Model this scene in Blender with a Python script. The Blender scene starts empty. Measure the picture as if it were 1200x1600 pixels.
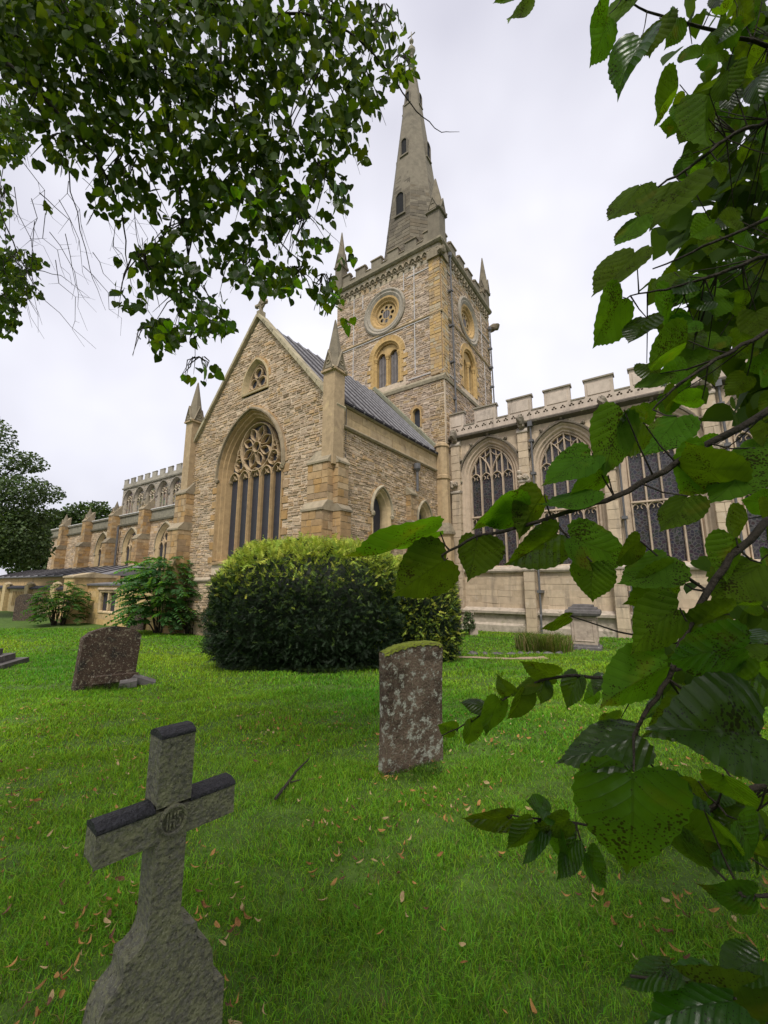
import bpy, math, random
import numpy as np
from mathutils import Vector, Matrix
from mathutils.geometry import tessellate_polygon

# ------------------------------------------------------------------ camera, sky, sun, exposure
SC = bpy.context.scene
COL = SC.collection
FPX = 637.0
PITCH = math.atan(112 / 637.0)
CAM = Vector((0, 0, 1.6))
cd = bpy.data.cameras.new('camera'); cam = bpy.data.objects.new('camera', cd); COL.objects.link(cam)
cam.location = CAM; cam.rotation_euler = (math.pi / 2 + PITCH, 0, 0)
cd.sensor_fit = 'VERTICAL'; cd.sensor_height = 36; cd.sensor_width = 27
cd.lens = 36 * FPX / 1600; cd.clip_start = 0.02; cd.clip_end = 2000
SC.camera = cam
SUN_EL, SUN_AZ = math.radians(56), math.radians(190)      # azimuth clockwise from +Y (camera looks along +Y)
W = bpy.data.worlds.new('World'); SC.world = W; W.use_nodes = True
nt = W.node_tree; nt.nodes.clear()
def wn(t, **k):
    n = nt.nodes.new(t)
    for a, b in k.items(): setattr(n, a, b)
    return n
sky = wn('ShaderNodeTexSky', sky_type='NISHITA', sun_disc=False, sun_elevation=SUN_EL, sun_rotation=SUN_AZ, air_density=1, dust_density=4, ozone_density=1)
skm = wn('ShaderNodeVectorMath', operation='SCALE'); skm.inputs['Scale'].default_value = 0.1
tc = wn('ShaderNodeTexCoord'); noi = wn('ShaderNodeTexNoise'); noi.inputs['Scale'].default_value = 1.6; noi.inputs['Detail'].default_value = 4
rmp = wn('ShaderNodeValToRGB')
rmp.color_ramp.elements[0].position = .35; rmp.color_ramp.elements[0].color = (.345, .34, .385, 1)
rmp.color_ramp.elements[1].position = .65; rmp.color_ramp.elements[1].color = (.52, .515, .55, 1)
mx = wn('ShaderNodeMix', data_type='RGBA'); mx.inputs[0].default_value = .9
bg = wn('ShaderNodeBackground'); bg.inputs['Strength'].default_value = 1.0
wo = wn('ShaderNodeOutputWorld')
L = nt.links.new
L(sky.outputs[0], skm.inputs[0]); L(tc.outputs['Generated'], noi.inputs['Vector']); L(noi.outputs['Fac'], rmp.inputs[0])
L(skm.outputs[0], mx.inputs[6]); L(rmp.outputs[0], mx.inputs[7]); L(mx.outputs[2], bg.inputs['Color']); L(bg.outputs[0], wo.inputs['Surface'])
sd = bpy.data.lights.new('sun', 'SUN'); sd.energy = 1.5; sd.angle = math.radians(14); sd.color = (1, .96, .9)
so = bpy.data.objects.new('sun', sd); COL.objects.link(so)
_d = Vector((math.sin(SUN_AZ) * math.cos(SUN_EL), math.cos(SUN_AZ) * math.cos(SUN_EL), math.sin(SUN_EL)))
so.rotation_euler = _d.to_track_quat('Z', 'Y').to_euler(); so.location = (0, -30, 40)
SC.view_settings.view_transform = 'Standard'; SC.view_settings.look = 'None'
SC.view_settings.exposure = 1.1; SC.view_settings.gamma = 1
SC.view_settings.use_curve_mapping = False
SC.cycles.max_bounces = 6; SC.cycles.transparent_max_bounces = 6

R = random.Random(7)
NR = np.random.default_rng(11)

# ------------------------------------------------------------------ helpers
def at(x, y, d):
    """a point of the place seen at photo pixel (x, y), d metres along the view axis"""
    v = (y - 800) / FPX
    return Vector(((x - 600) / FPX * d, (math.cos(PITCH) + v * math.sin(PITCH)) * d, 1.6 + (math.sin(PITCH) - v * math.cos(PITCH)) * d))
def gz(x, y):
    s = -0.03 * min(max(y, -30), 20)
    return s + .018 * math.sin(x * 1.3 + .5) * math.cos(y * 1.1) + .012 * math.sin(x * 2.9 + y * 2.3)
def gzv(x, y):
    return -0.03 * np.clip(y, -30, 20) + .018 * np.sin(x * 1.3 + .5) * np.cos(y * 1.1) + .012 * np.sin(x * 2.9 + y * 2.3)
def tag(o, label=None, cat=None, group=None, kind=None):
    if label: o['label'] = label
    if cat: o['category'] = cat
    if group: o['group'] = group
    if kind: o['kind'] = kind
    return o
def empty(name, loc=(0, 0, 0), rz=0, parent=None):
    o = bpy.data.objects.new(name, None); COL.objects.link(o); o.location = loc; o.rotation_euler = (0, 0, rz)
    o.empty_display_size = .2
    if parent: o.parent = parent
    return o
class Fr:
    """a wall plane: u along it, v up it, n out of it"""
    def __init__(s, o, U, V=(0, 0, 1), N=None):
        s.o = Vector(o); s.U = Vector(U).normalized(); s.V = Vector(V).normalized()
        s.N = Vector(N).normalized() if N is not None else s.U.cross(s.V).normalized()
    def p(s, u, v, n=0): return s.o + s.U * u + s.V * v + s.N * n
class MB:
    def __init__(s): s.v = []; s.f = []; s.c = []
    def face(s, pts, col=(1, 1, 1)):
        i = len(s.v); s.v.extend([tuple(p) for p in pts]); s.f.append(tuple(range(i, i + len(pts)))); s.c.append(col)
    def grid(s, rows, col=(1, 1, 1), closed=False):
        i = len(s.v); n = len(rows[0])
        for r in rows: s.v.extend([tuple(p) for p in r])
        for a in range(len(rows) - 1):
            for b in range(n if closed else n - 1):
                b2 = (b + 1) % n
                s.f.append((i + a * n + b, i + a * n + b2, i + (a + 1) * n + b2, i + (a + 1) * n + b)); s.c.append(col)
    def box(s, F, u0, u1, v0, v1, n0, n1, col=(1, 1, 1)):
        i = len(s.v)
        s.v.extend([tuple(F.p(u, v, n)) for n in (n0, n1) for v in (v0, v1) for u in (u0, u1)])
        for q in ((4, 5, 7, 6), (1, 0, 2, 3), (0, 4, 6, 2), (5, 1, 3, 7), (6, 7, 3, 2), (0, 1, 5, 4)):
            s.f.append(tuple(i + k for k in q)); s.c.append(col)
    def mould(s, F, u0, u1, sec, col=(1, 1, 1)):
        """section [(v, n)...] run along u"""
        a = [F.p(u0, v, n) for v, n in sec]; b = [F.p(u1, v, n) for v, n in sec]
        s.grid([a, b], col, closed=True); s.face(a[::-1], col); s.face(b, col)
    def prism(s, F, poly, n0, n1, col=(1, 1, 1)):
        a = [F.p(u, v, n0) for u, v in poly]; b = [F.p(u, v, n1) for u, v in poly]
        s.grid([a, b], col, closed=True); s.face(b, col); s.face(a[::-1], col)
    def plate(s, F, outer, holes, n1, n0, col=(1, 1, 1), reveal=True):
        loops = [outer] + holes
        tri = tessellate_polygon([[Vector((u, v, 0)) for u, v in l] for l in loops])
        flat = [q for l in loops for q in l]
        i = len(s.v); s.v.extend([tuple(F.p(u, v, n1)) for u, v in flat])
        for t in tri: s.f.append((i + t[0], i + t[1], i + t[2])); s.c.append(col)
        if reveal:
            for l in loops: s.grid([[F.p(u, v, n1) for u, v in l], [F.p(u, v, n0) for u, v in l]], col, closed=True)
    def sweep(s, F, pts, w, n0, n1, closed=False, col=(1, 1, 1), front=.45):
        n = len(pts); P = [Vector(p) for p in pts]; rows = []
        for i in range(n):
            a = P[i - 1] if (i > 0 or closed) else None
            b = P[(i + 1) % n] if (i < n - 1 or closed) else None
            d1 = (P[i] - a).normalized() if a is not None else None
            d2 = (b - P[i]).normalized() if b is not None else None
            if d1 is None: d1 = d2
            if d2 is None: d2 = d1
            m1 = Vector((-d1.y, d1.x)); m2 = Vector((-d2.y, d2.x)); m = (m1 + m2)
            if m.length < 1e-4: m = m1
            m.normalize(); k = 1 / max(.5, m.dot(m1))
            off = m * k * w / 2
            nm = n0 + (n1 - n0) * .55
            rows.append([F.p(*(P[i] + off), n0), F.p(*(P[i] + off), nm), F.p(*(P[i] + off * front), n1), F.p(*(P[i] - off * front), n1), F.p(*(P[i] - off), nm), F.p(*(P[i] - off), n0)])
        if closed: rows.append(rows[0])
        s.grid(rows, col)
        if not closed: s.face(rows[0], col); s.face(rows[-1][::-1], col)
    def loft(s, c, prof, n=8, rot=0, col=(1, 1, 1), cap=True):
        rows = []
        for z, r in prof:
            rows.append([(c[0] + r * math.cos(rot + 2 * math.pi * k / n), c[1] + r * math.sin(rot + 2 * math.pi * k / n), z) for k in range(n)])
        s.grid(rows, col, closed=True)
        if cap: s.face(rows[0][::-1], col); s.face(rows[-1], col)
    def tube(s, pts, rad, n=6, col=(1, 1, 1)):
        P = [Vector(p) for p in pts]; rows = []; up = Vector((.3, .2, 1))
        for i, p in enumerate(P):
            d = (P[min(i + 1, len(P) - 1)] - P[max(i - 1, 0)]).normalized()
            x = d.cross(up)
            if x.length < .1: x = d.cross(Vector((1, 0, 0)))
            x.normalize(); y = d.cross(x); r = rad[i] if hasattr(rad, '__len__') else rad
            rows.append([p + (x * math.cos(2 * math.pi * k / n) + y * math.sin(2 * math.pi * k / n)) * r for k in range(n)])
        s.grid(rows, col, closed=True); s.face(rows[0][::-1], col); s.face(rows[-1], col)
    def lump(s, c, r, col=(1, 1, 1), seed=0, sq=(1, 1, 1)):
        q = random.Random(seed); rows = []
        for a in range(6):
            th = math.pi * a / 5; row = []
            for b in range(8):
                ph = 2 * math.pi * b / 8; k = r * q.uniform(.75, 1.2)
                row.append((c[0] + k * sq[0] * math.sin(th) * math.cos(ph), c[1] + k * sq[1] * math.sin(th) * math.sin(ph), c[2] + k * sq[2] * math.cos(th)))
            rows.append(row)
        s.grid(rows, col, closed=True)
    def build(s, name, mat, parent=None, smooth=False):
        me = bpy.data.meshes.new(name); me.from_pydata(s.v, [], s.f)
        cols = np.array([c for f, c in zip(s.f, s.c) for _ in f], dtype=np.float32)
        if len(cols):
            at_ = me.color_attributes.new('Col', 'FLOAT_COLOR', 'CORNER')
            at_.data.foreach_set('color', np.c_[cols, np.ones(len(cols), np.float32)].ravel())
        if smooth: me.polygons.foreach_set('use_smooth', [True] * len(me.polygons))
        me.materials.append(mat); me.update()
        o = bpy.data.objects.new(name, me); COL.objects.link(o)
        if parent: o.parent = parent
        return o
def link(name, me, parent=None):
    o = bpy.data.objects.new(name, me); COL.objects.link(o)
    if parent: o.parent = parent
    return o
def np_mesh(name, V, Fc, col, mat, parent=None, uv=None, smooth=False):
    """V (n,3), Fc (m,k) all faces k-gons, col (n,3) per vertex"""
    me = bpy.data.meshes.new(name); n, m, k = len(V), len(Fc), Fc.shape[1]
    me.vertices.add(n); me.vertices.foreach_set('co', V.astype(np.float32).ravel())
    me.loops.add(m * k); me.loops.foreach_set('vertex_index', Fc.astype(np.int32).ravel())
    me.polygons.add(m); me.polygons.foreach_set('loop_start', np.arange(0, m * k, k, dtype=np.int32))
    me.update(calc_edges=True)
    a = me.color_attributes.new('Col', 'FLOAT_COLOR', 'POINT')
    a.data.foreach_set('color', np.c_[col, np.ones(n)].astype(np.float32).ravel())
    if uv is not None:
        ul = me.uv_layers.new(name='UVMap'); ul.data.foreach_set('uv', uv[Fc.ravel()].astype(np.float32).ravel())
    if smooth: me.polygons.foreach_set('use_smooth', [True] * m)
    me.materials.append(mat); me.validate()
    return link(name, me, parent)
def scatter(name, tv, tf, pos, X, Y, Z, scale, col, mat, parent=None, uv=None, smooth=False):
    """copies of template tv (k,3) with axes X,Y,Z (n,3) at pos, joined in one mesh"""
    n, k = len(pos), len(tv)
    V = pos[:, None, :] + scale[:, None, None] * (tv[None, :, 0, None] * X[:, None, :] + tv[None, :, 1, None] * Y[:, None, :] + tv[None, :, 2, None] * Z[:, None, :])
    Fc = (tf[None] + (np.arange(n) * k)[:, None, None]).reshape(-1, tf.shape[1])
    C = np.repeat(col, k, axis=0)
    U = np.tile(uv, (n, 1)) if uv is not None else None
    return np_mesh(name, V.reshape(-1, 3), Fc, C, mat, parent, U, smooth)
def unit(a): return a / np.maximum(np.linalg.norm(a, axis=1, keepdims=True), 1e-6)
def frames(Y, N):
    """orthonormal axes from direction Y and rough normal N"""
    Y = unit(Y); X = unit(np.cross(Y, N)); Z = np.cross(X, Y); return X, Y, Z

# ------------------------------------------------------------------ materials
def mat(name, base=None, rough=.9, attr=True, spots=(), nscale=6, namt=.35, bump=.3, bscale=30, spec=.3, transl=0, tcol=(1.3, 1.25, .5), metallic=0):
    """vertex colour x noise, lichen/dirt patches, fine relief"""
    m = bpy.data.materials.new(name); m.use_nodes = True; t = m.node_tree; N = t.nodes; N.clear(); K = t.links.new
    out = N.new('ShaderNodeOutputMaterial'); bs = N.new('ShaderNodeBsdfPrincipled')
    bs.inputs['Roughness'].default_value = rough; bs.inputs['Specular IOR Level'].default_value = spec; bs.inputs['Metallic'].default_value = metallic
    tc = N.new('ShaderNodeTexCoord')
    if attr:
        a = N.new('ShaderNodeAttribute'); a.attribute_name = 'Col'; cs = a.outputs['Color']
    else:
        a = N.new('ShaderNodeRGB'); a.outputs[0].default_value = (*base, 1); cs = a.outputs[0]
    no = N.new('ShaderNodeTexNoise'); no.inputs['Scale'].default_value = nscale; no.inputs['Detail'].default_value = 6; no.inputs['Roughness'].default_value = .65
    K(tc.outputs['Object'], no.inputs['Vector'])
    mr = N.new('ShaderNodeMapRange'); mr.inputs[1].default_value = .25; mr.inputs[2].default_value = .75; mr.inputs[3].default_value = 1 - namt; mr.inputs[4].default_value = 1 + namt
    K(no.outputs['Fac'], mr.inputs[0])
    mu = N.new('ShaderNodeVectorMath'); mu.operation = 'SCALE'; K(cs, mu.inputs[0]); K(mr.outputs[0], mu.inputs['Scale']); cs = mu.outputs[0]
    for (col, sc, lo, hi, det, *st) in spots:
        n2 = N.new('ShaderNodeTexNoise'); n2.inputs['Scale'].default_value = sc; n2.inputs['Detail'].default_value = det; n2.inputs['Roughness'].default_value = .7
        mp = N.new('ShaderNodeMapping'); mp.inputs['Location'].default_value = (sc * 1.7, col[0] * 50, lo * 9); mp.inputs['Scale'].default_value = (1, 1, st[0] if st else 1); K(tc.outputs['Object'], mp.inputs[0]); K(mp.outputs[0], n2.inputs['Vector'])
        r2 = N.new('ShaderNodeMapRange'); r2.inputs[1].default_value = lo; r2.inputs[2].default_value = hi; K(n2.outputs['Fac'], r2.inputs[0])
        mx = N.new('ShaderNodeMix'); mx.data_type = 'RGBA'; K(r2.outputs[0], mx.inputs[0]); K(cs, mx.inputs[6]); mx.inputs[7].default_value = (*col, 1); cs = mx.outputs[2]
    K(cs, bs.inputs['Base Color'])
    if bump:
        nb = N.new('ShaderNodeTexNoise'); nb.inputs['Scale'].default_value = bscale; nb.inputs['Detail'].default_value = 5; K(tc.outputs['Object'], nb.inputs['Vector'])
        bp = N.new('ShaderNodeBump'); bp.inputs['Strength'].default_value = bump; bp.inputs['Distance'].default_value = .02; K(nb.outputs['Fac'], bp.inputs['Height']); K(bp.outputs[0], bs.inputs['Normal'])
    if transl:
        tr = N.new('ShaderNodeBsdfTranslucent'); tm = N.new('ShaderNodeVectorMath'); tm.operation = 'MULTIPLY'; K(cs, tm.inputs[0]); tm.inputs[1].default_value = tcol; K(tm.outputs[0], tr.inputs[0])
        ms = N.new('ShaderNodeMixShader'); ms.inputs[0].default_value = transl; K(bs.outputs[0], ms.inputs[1]); K(tr.outputs[0], ms.inputs[2]); K(ms.outputs[0], out.inputs[0])
    else: K(bs.outputs[0], out.inputs[0])
    return m
def leaf_mat(name, base, tr_col, transl=.5, rough=.34, spots=True, veins=True):
    """broad leaf: side veins and midrib from its own uv, black leaf spots, shines above, lets light through"""
    m = bpy.data.materials.new(name); m.use_nodes = True; t = m.node_tree; N = t.nodes; N.clear(); K = t.links.new
    def mth(op, a, b=None):
        n = N.new('ShaderNodeMath'); n.operation = op
        for i, q in enumerate((a, b)):
            if q is None: continue
            if isinstance(q, (int, float)): n.inputs[i].default_value = q
            else: K(q, n.inputs[i])
        return n.outputs[0]
    out = N.new('ShaderNodeOutputMaterial'); bs = N.new('ShaderNodeBsdfPrincipled'); bs.inputs['Roughness'].default_value = rough; bs.inputs['Specular IOR Level'].default_value = .45
    tc = N.new('ShaderNodeTexCoord'); oi = N.new('ShaderNodeObjectInfo')
    no = N.new('ShaderNodeTexNoise'); no.inputs['Scale'].default_value = 3; no.inputs['Detail'].default_value = 3
    sepo = N.new('ShaderNodeVectorMath'); sepo.operation = 'ADD'; cmb = N.new('ShaderNodeCombineXYZ'); K(mth('MULTIPLY', oi.outputs['Random'], 37.0), cmb.inputs[0])
    K(tc.outputs['UV'], sepo.inputs[0]); K(cmb.outputs[0], sepo.inputs[1]); uvr = sepo.outputs[0]
    K(uvr, no.inputs['Vector'])
    hs = N.new('ShaderNodeHueSaturation'); hs.inputs['Color'].default_value = (*base, 1)
    K(mth('ADD', mth('MULTIPLY', oi.outputs['Random'], .04), .475), hs.inputs['Hue'])
    K(mth('ADD', mth('MULTIPLY', no.outputs['Fac'], .9), mth('ADD', mth('MULTIPLY', oi.outputs['Random'], .5), .3)), hs.inputs['Value'])
    cs = hs.outputs['Color']; hgt = None
    if veins:
        sp = N.new('ShaderNodeSeparateXYZ'); K(tc.outputs['UV'], sp.inputs[0])
        ax = mth('ABSOLUTE', sp.outputs[0])
        f = mth('FRACT', mth('MULTIPLY', mth('SUBTRACT', sp.outputs[1], mth('MULTIPLY', mth('POWER', ax, .8), .75)), 7.0))
        d = mth('ABSOLUTE', mth('SUBTRACT', f, .5))
        v1 = mth('LESS_THAN', d, .035); v2 = mth('LESS_THAN', ax, .012)
        vv = mth('MAXIMUM', v1, v2)
        mv = N.new('ShaderNodeMix'); mv.data_type = 'RGBA'; K(mth('MULTIPLY', vv, .35), mv.inputs[0]); K(cs, mv.inputs[6]); mv.inputs[7].default_value = (.03, .045, .012, 1); cs = mv.outputs[2]
        hgt = mth('ADD', mth('MULTIPLY', mth('POWER', d, .5), -.5), mth('MULTIPLY', no.outputs['Fac'], .5))
    if spots:
        vo = N.new('ShaderNodeTexVoronoi'); vo.inputs['Scale'].default_value = 30; K(uvr, vo.inputs['Vector'])
        n3 = N.new('ShaderNodeTexNoise'); n3.inputs['Scale'].default_value = 2.2; K(uvr, n3.inputs['Vector'])
        th = mth('MULTIPLY', mth('MAXIMUM', mth('SUBTRACT', n3.outputs['Fac'], .37), 0), 1.6)
        sp_ = mth('LESS_THAN', vo.outputs['Distance'], th)
        ms_ = N.new('ShaderNodeMix'); ms_.data_type = 'RGBA'; K(mth('MULTIPLY', sp_, .85), ms_.inputs[0]); K(cs, ms_.inputs[6]); ms_.inputs[7].default_value = (.018, .014, .006, 1); cs = ms_.outputs[2]
        n4 = N.new('ShaderNodeTexNoise'); n4.inputs['Scale'].default_value = 1.3; n4.inputs['Detail'].default_value = 3; K(uvr, n4.inputs['Vector'])
        r4 = N.new('ShaderNodeMapRange'); r4.inputs[1].default_value = .6; r4.inputs[2].default_value = .8; K(n4.outputs['Fac'], r4.inputs[0])
        my = N.new('ShaderNodeMix'); my.data_type = 'RGBA'; K(mth('MULTIPLY', r4.outputs[0], .6), my.inputs[0]); K(cs, my.inputs[6]); my.inputs[7].default_value = (.16, .13, .02, 1); cs = my.outputs[2]
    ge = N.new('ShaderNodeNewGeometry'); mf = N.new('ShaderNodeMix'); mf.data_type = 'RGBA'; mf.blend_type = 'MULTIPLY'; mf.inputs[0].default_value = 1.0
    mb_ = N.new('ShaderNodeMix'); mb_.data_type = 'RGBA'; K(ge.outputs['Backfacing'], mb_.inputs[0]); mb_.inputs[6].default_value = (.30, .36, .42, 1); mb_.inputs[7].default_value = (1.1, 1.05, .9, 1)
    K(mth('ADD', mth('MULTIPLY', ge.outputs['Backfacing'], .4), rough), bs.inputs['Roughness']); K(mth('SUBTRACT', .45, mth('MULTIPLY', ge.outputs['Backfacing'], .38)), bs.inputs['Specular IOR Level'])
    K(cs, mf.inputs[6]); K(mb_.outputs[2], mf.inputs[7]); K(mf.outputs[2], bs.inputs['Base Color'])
    if hgt is not None:
        bp = N.new('ShaderNodeBump'); bp.inputs['Strength'].default_value = .38; bp.inputs['Distance'].default_value = .01; K(hgt, bp.inputs['Height']); K(bp.outputs[0], bs.inputs['Normal'])
    tr = N.new('ShaderNodeBsdfTranslucent'); tm = N.new('ShaderNodeVectorMath'); tm.operation = 'MULTIPLY'; K(cs, tm.inputs[0]); tm.inputs[1].default_value = tr_col; K(tm.outputs[0], tr.inputs[0])
    ms = N.new('ShaderNodeMixShader'); ms.inputs[0].default_value = transl; K(bs.outputs[0], ms.inputs[1]); K(tr.outputs[0], ms.inputs[2]); K(ms.outputs[0], out.inputs[0])
    return m
def glass_mat(name, col, lead=True, scale=9, rough=.25):
    m = bpy.data.materials.new(name); m.use_nodes = True; t = m.node_tree; N = t.nodes; K = t.links.new; bs = N['Principled BSDF']
    bs.inputs['Roughness'].default_value = rough; bs.inputs['Specular IOR Level'].default_value = .4
    tc = N.new('ShaderNodeTexCoord'); vo = N.new('ShaderNodeTexVoronoi'); vo.feature = 'DISTANCE_TO_EDGE'; vo.inputs['Scale'].default_value = scale; K(tc.outputs['Object'], vo.inputs['Vector'])
    vc = N.new('ShaderNodeTexVoronoi'); vc.inputs['Scale'].default_value = scale; K(tc.outputs['Object'], vc.inputs['Vector'])
    hs = N.new('ShaderNodeMix'); hs.data_type = 'RGBA'; hs.blend_type = 'MULTIPLY'; hs.inputs[0].default_value = .5 if lead else .08; hs.inputs[6].default_value = (*col, 1); K(vc.outputs['Color'], hs.inputs[7])
    lt = N.new('ShaderNodeMath'); lt.operation = 'LESS_THAN'; lt.inputs[1].default_value = .09 if lead else 0.0; K(vo.outputs['Distance'], lt.inputs[0])
    mx = N.new('ShaderNodeMix'); mx.data_type = 'RGBA'; K(lt.outputs[0], mx.inputs[0]); K(hs.outputs[2], mx.inputs[6]); mx.inputs[7].default_value = (.075, .07, .07, 1)
    K(mx.outputs[2], bs.inputs['Base Color'])
    no = N.new('ShaderNodeTexNoise'); no.inputs['Scale'].default_value = 5; K(tc.outputs['Object'], no.inputs['Vector'])
    bp = N.new('ShaderNodeBump'); bp.inputs['Strength'].default_value = .5; bp.inputs['Distance'].default_value = .03; K(no.outputs['Fac'], bp.inputs['Height']); K(bp.outputs[0], bs.inputs['Normal'])
    return m

M = {}
M['rubble'] = mat('rubble_stone', spots=[((.2, .165, .125), .7, .55, .8, 7), ((.47, .38, .28), 1.1, .58, .8, 6)], nscale=9, namt=.3, bump=.6, bscale=22)
M['mortar'] = mat('lime_mortar', base=(.54, .44, .32), attr=False, nscale=4, namt=.25, bump=.5, bscale=40)
M['ashlar'] = mat('golden_ashlar', spots=[((.15, .11, .065), 2.2, .57, .78, 7, .15), ((.16, .12, .07), 1.2, .58, .75, 5), ((.55, .42, .22), 1.6, .62, .8, 4)], nscale=5, namt=.25, bump=.3, bscale=35)
M['pale'] = mat('pale_limestone', spots=[((.13, .11, .09), 1.1, .60, .78, 6), ((.20, .165, .13), 2.6, .54, .74, 7, .12), ((.6, .52, .42), 2.0, .6, .8, 4)], nscale=4, namt=.18, bump=.2, bscale=30)
M['trim'] = mat('weathered_trim', spots=[((.10, .09, .06), 2.0, .55, .72, 6), ((.30, .29, .17), 4.0, .58, .75, 5)], nscale=5, namt=.3, bump=.4, bscale=25)
M['spire'] = mat('spire_stone', spots=[((.085, .075, .055), .8, .54, .75, 6), ((.19, .175, .12), 2.0, .6, .8, 5)], nscale=3, namt=.25, bump=.4, bscale=15)
M['lead'] = mat('lead_sheet', base=(.036, .033, .036), attr=False, rough=.65, nscale=2.5, namt=.35, bump=.1, bscale=3, spec=.12)
M['leadpale'] = mat('weathered_lead', base=(.17, .165, .17), attr=False, rough=.6, nscale=2, namt=.35, bump=.1, spec=.2)
M['leadroll'] = mat('lead_roll', base=(.19, .185, .19), attr=False, rough=.5, nscale=5, namt=.4, bump=.1, spec=.25)  # paler than the sheets to paint the glint along the rolls
M['iron'] = mat('cast_iron', base=(.11, .108, .11), attr=False, rough=.5, nscale=6, namt=.3, bump=.2)
M['strip'] = mat('lead_strip', base=(.46, .44, .42), attr=False, rough=.6, nscale=3, namt=.3, bump=.1)
M['slat'] = mat('louvre_board', base=(.16, .145, .14), attr=False, rough=.8, nscale=4, namt=.4, bump=.3)
M['dark'] = mat('dark_interior', base=(.012, .012, .013), attr=False, bump=0)
M['glassd'] = glass_mat('dark_leaded_glass', (.032, .034, .044), lead=False, scale=1.5, rough=.45)
M['glassw'] = glass_mat('stained_glass', (.04, .034, .04), scale=8)
M['headst'] = mat('brown_headstone', spots=[((.02, .016, .012), 5, .5, .62, 8), ((.22, .19, .13), 14, .56, .63, 9), ((.30, .28, .22), 38, .58, .63, 8)], base=(.055, .034, .022), attr=False, nscale=6, namt=.4, bump=.7, bscale=40)
M['headg'] = mat('lichened_headstone', spots=[((.045, .03, .02), 3.2, .45, .6, 9), ((.30, .30, .25), 14, .53, .60, 9), ((.2, .19, .13), 40, .58, .62, 6)], base=(.12, .085, .06), attr=False, nscale=6, namt=.4, bump=.7, bscale=45)
M['cross'] = mat('lichened_cross', spots=[((.235, .235, .135), 16, .50, .60, 12), ((.20, .20, .115), 60, .46, .58, 10), ((.065, .057, .045), 75, .56, .64, 9), ((.30, .30, .21), 150, .58, .64, 8)], base=(.145, .14, .11), attr=False, nscale=10, namt=.4, bump=1, bscale=60)
M['crosstop'] = mat('wet_dark_stone', base=(.030, .029, .033), attr=False, rough=.55, nscale=30, namt=.5, bump=.8, bscale=90, spec=.3)
M['moss'] = mat('moss', base=(.16, .19, .02), attr=False, nscale=30, namt=.5, bump=1, bscale=120)
M['tomb'] = mat('tomb_stone', base=(.36, .29, .23), attr=False, nscale=6, namt=.3, bump=.4, spots=[((.12, .10, .08), 3, .58, .7, 6)])
M['tombdark'] = mat('dark_tomb_stone', base=(.11, .10, .095), attr=False, nscale=6, namt=.4, bump=.5, spots=[((.25, .24, .22), 5, .58, .68, 6)])
M['grass'] = mat('grass_blade', rough=.55, namt=.15, nscale=1, bump=0, transl=.5, tcol=(1.3, 1.2, .5), spec=.25)
M['soil'] = mat('lawn_soil', base=(.06, .11, .013), attr=False, nscale=6, namt=.5, bump=.8, bscale=25, spots=[((.09, .08, .025), 3, .6, .75, 6)])
M['path'] = mat('gravel_path', base=(.34, .25, .17), attr=False, nscale=20, namt=.4, bump=.8, bscale=60)
M['yew'] = mat('yew_needles', rough=.6, namt=.3, nscale=8, bump=0, transl=.2, tcol=(1.2, 1.2, .6))
M['foliage'] = mat('tree_foliage', rough=.55, namt=.3, nscale=3, bump=0, transl=.3, tcol=(1.2, 1.25, .5))
M['lime_far'] = mat('lime_foliage', rough=.6, namt=.25, nscale=5, bump=0, transl=.5, tcol=(1.7, 1.55, .3), spec=.12)
M['lime'] = leaf_mat('lime_leaf', (.052, .112, .011), (3.1, 3.0, .42), transl=.5, rough=.33)
M['bark'] = mat('bark', base=(.035, .028, .02), attr=False, nscale=20, namt=.5, bump=.8, bscale=60)
M['litter'] = mat('dry_leaf', rough=.7, namt=.35, nscale=25, bump=.3, bscale=80, transl=.15, tcol=(1.1, 1, .7))

# ------------------------------------------------------------------ ground
def build_ground():
    xs = np.concatenate([np.linspace(-400, -30, 14)[:-1], np.linspace(-30, 30, 121), np.linspace(30, 400, 14)[1:]])
    ys = np.concatenate([np.linspace(-100, -6, 8)[:-1], np.linspace(-6, 30, 110), np.linspace(30, 900, 20)[1:]])
    X, Y = np.meshgrid(xs, ys); Z = gzv(X, Y)
    n, m = len(ys), len(xs); I = np.arange(n * m).reshape(n, m)
    Fc = np.stack([I[:-1, :-1], I[:-1, 1:], I[1:, 1:], I[1:, :-1]], -1).reshape(-1, 4)
    o = np_mesh('lawn', np.stack([X, Y, Z], -1).reshape(-1, 3), Fc, np.ones((n * m, 3)), M['soil'], smooth=True)
    tag(o, kind='structure', label='green churchyard lawn sloping gently to the church')
build_ground()

# ------------------------------------------------------------------ the church
CH = empty('church', (-1.76, 13.6, 0), -math.radians(34.824))
tag(CH, 'stone parish church with gabled transept, battlemented chancel and tower carrying a tall spire', 'church')
CHM = Matrix.Translation(CH.location) @ Matrix.Rotation(-math.radians(34.824), 4, 'Z')
RUB = [(.39, .315, .25), (.35, .28, .22), (.43, .35, .275), (.30, .24, .19), (.48, .395, .315), (.40, .305, .22), (.36, .295, .24), (.44, .36, .295), (.41, .30, .19), (.27, .215, .17), (.33, .255, .185)]
GOLD = [(.38, .245, .115), (.34, .22, .11), (.42, .28, .14), (.31, .215, .125), (.37, .225, .09), (.40, .29, .17)]
WARM = [(.39, .28, .15), (.35, .25, .145), (.42, .305, .175), (.34, .26, .17), (.38, .26, .13)]
PALE = [(.44, .355, .255), (.40, .32, .23), (.47, .38, .275), (.42, .34, .25)]
TRIM = [(.27, .225, .15), (.23, .19, .13), (.30, .245, .165)]
SPIRE = [(.16, .137, .10), (.18, .155, .112), (.145, .125, .093), (.19, .163, .118)]
RUBT = [(c[0] * 1.1, c[1] * 1.06, c[2] * 1.0) for c in RUB]
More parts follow.
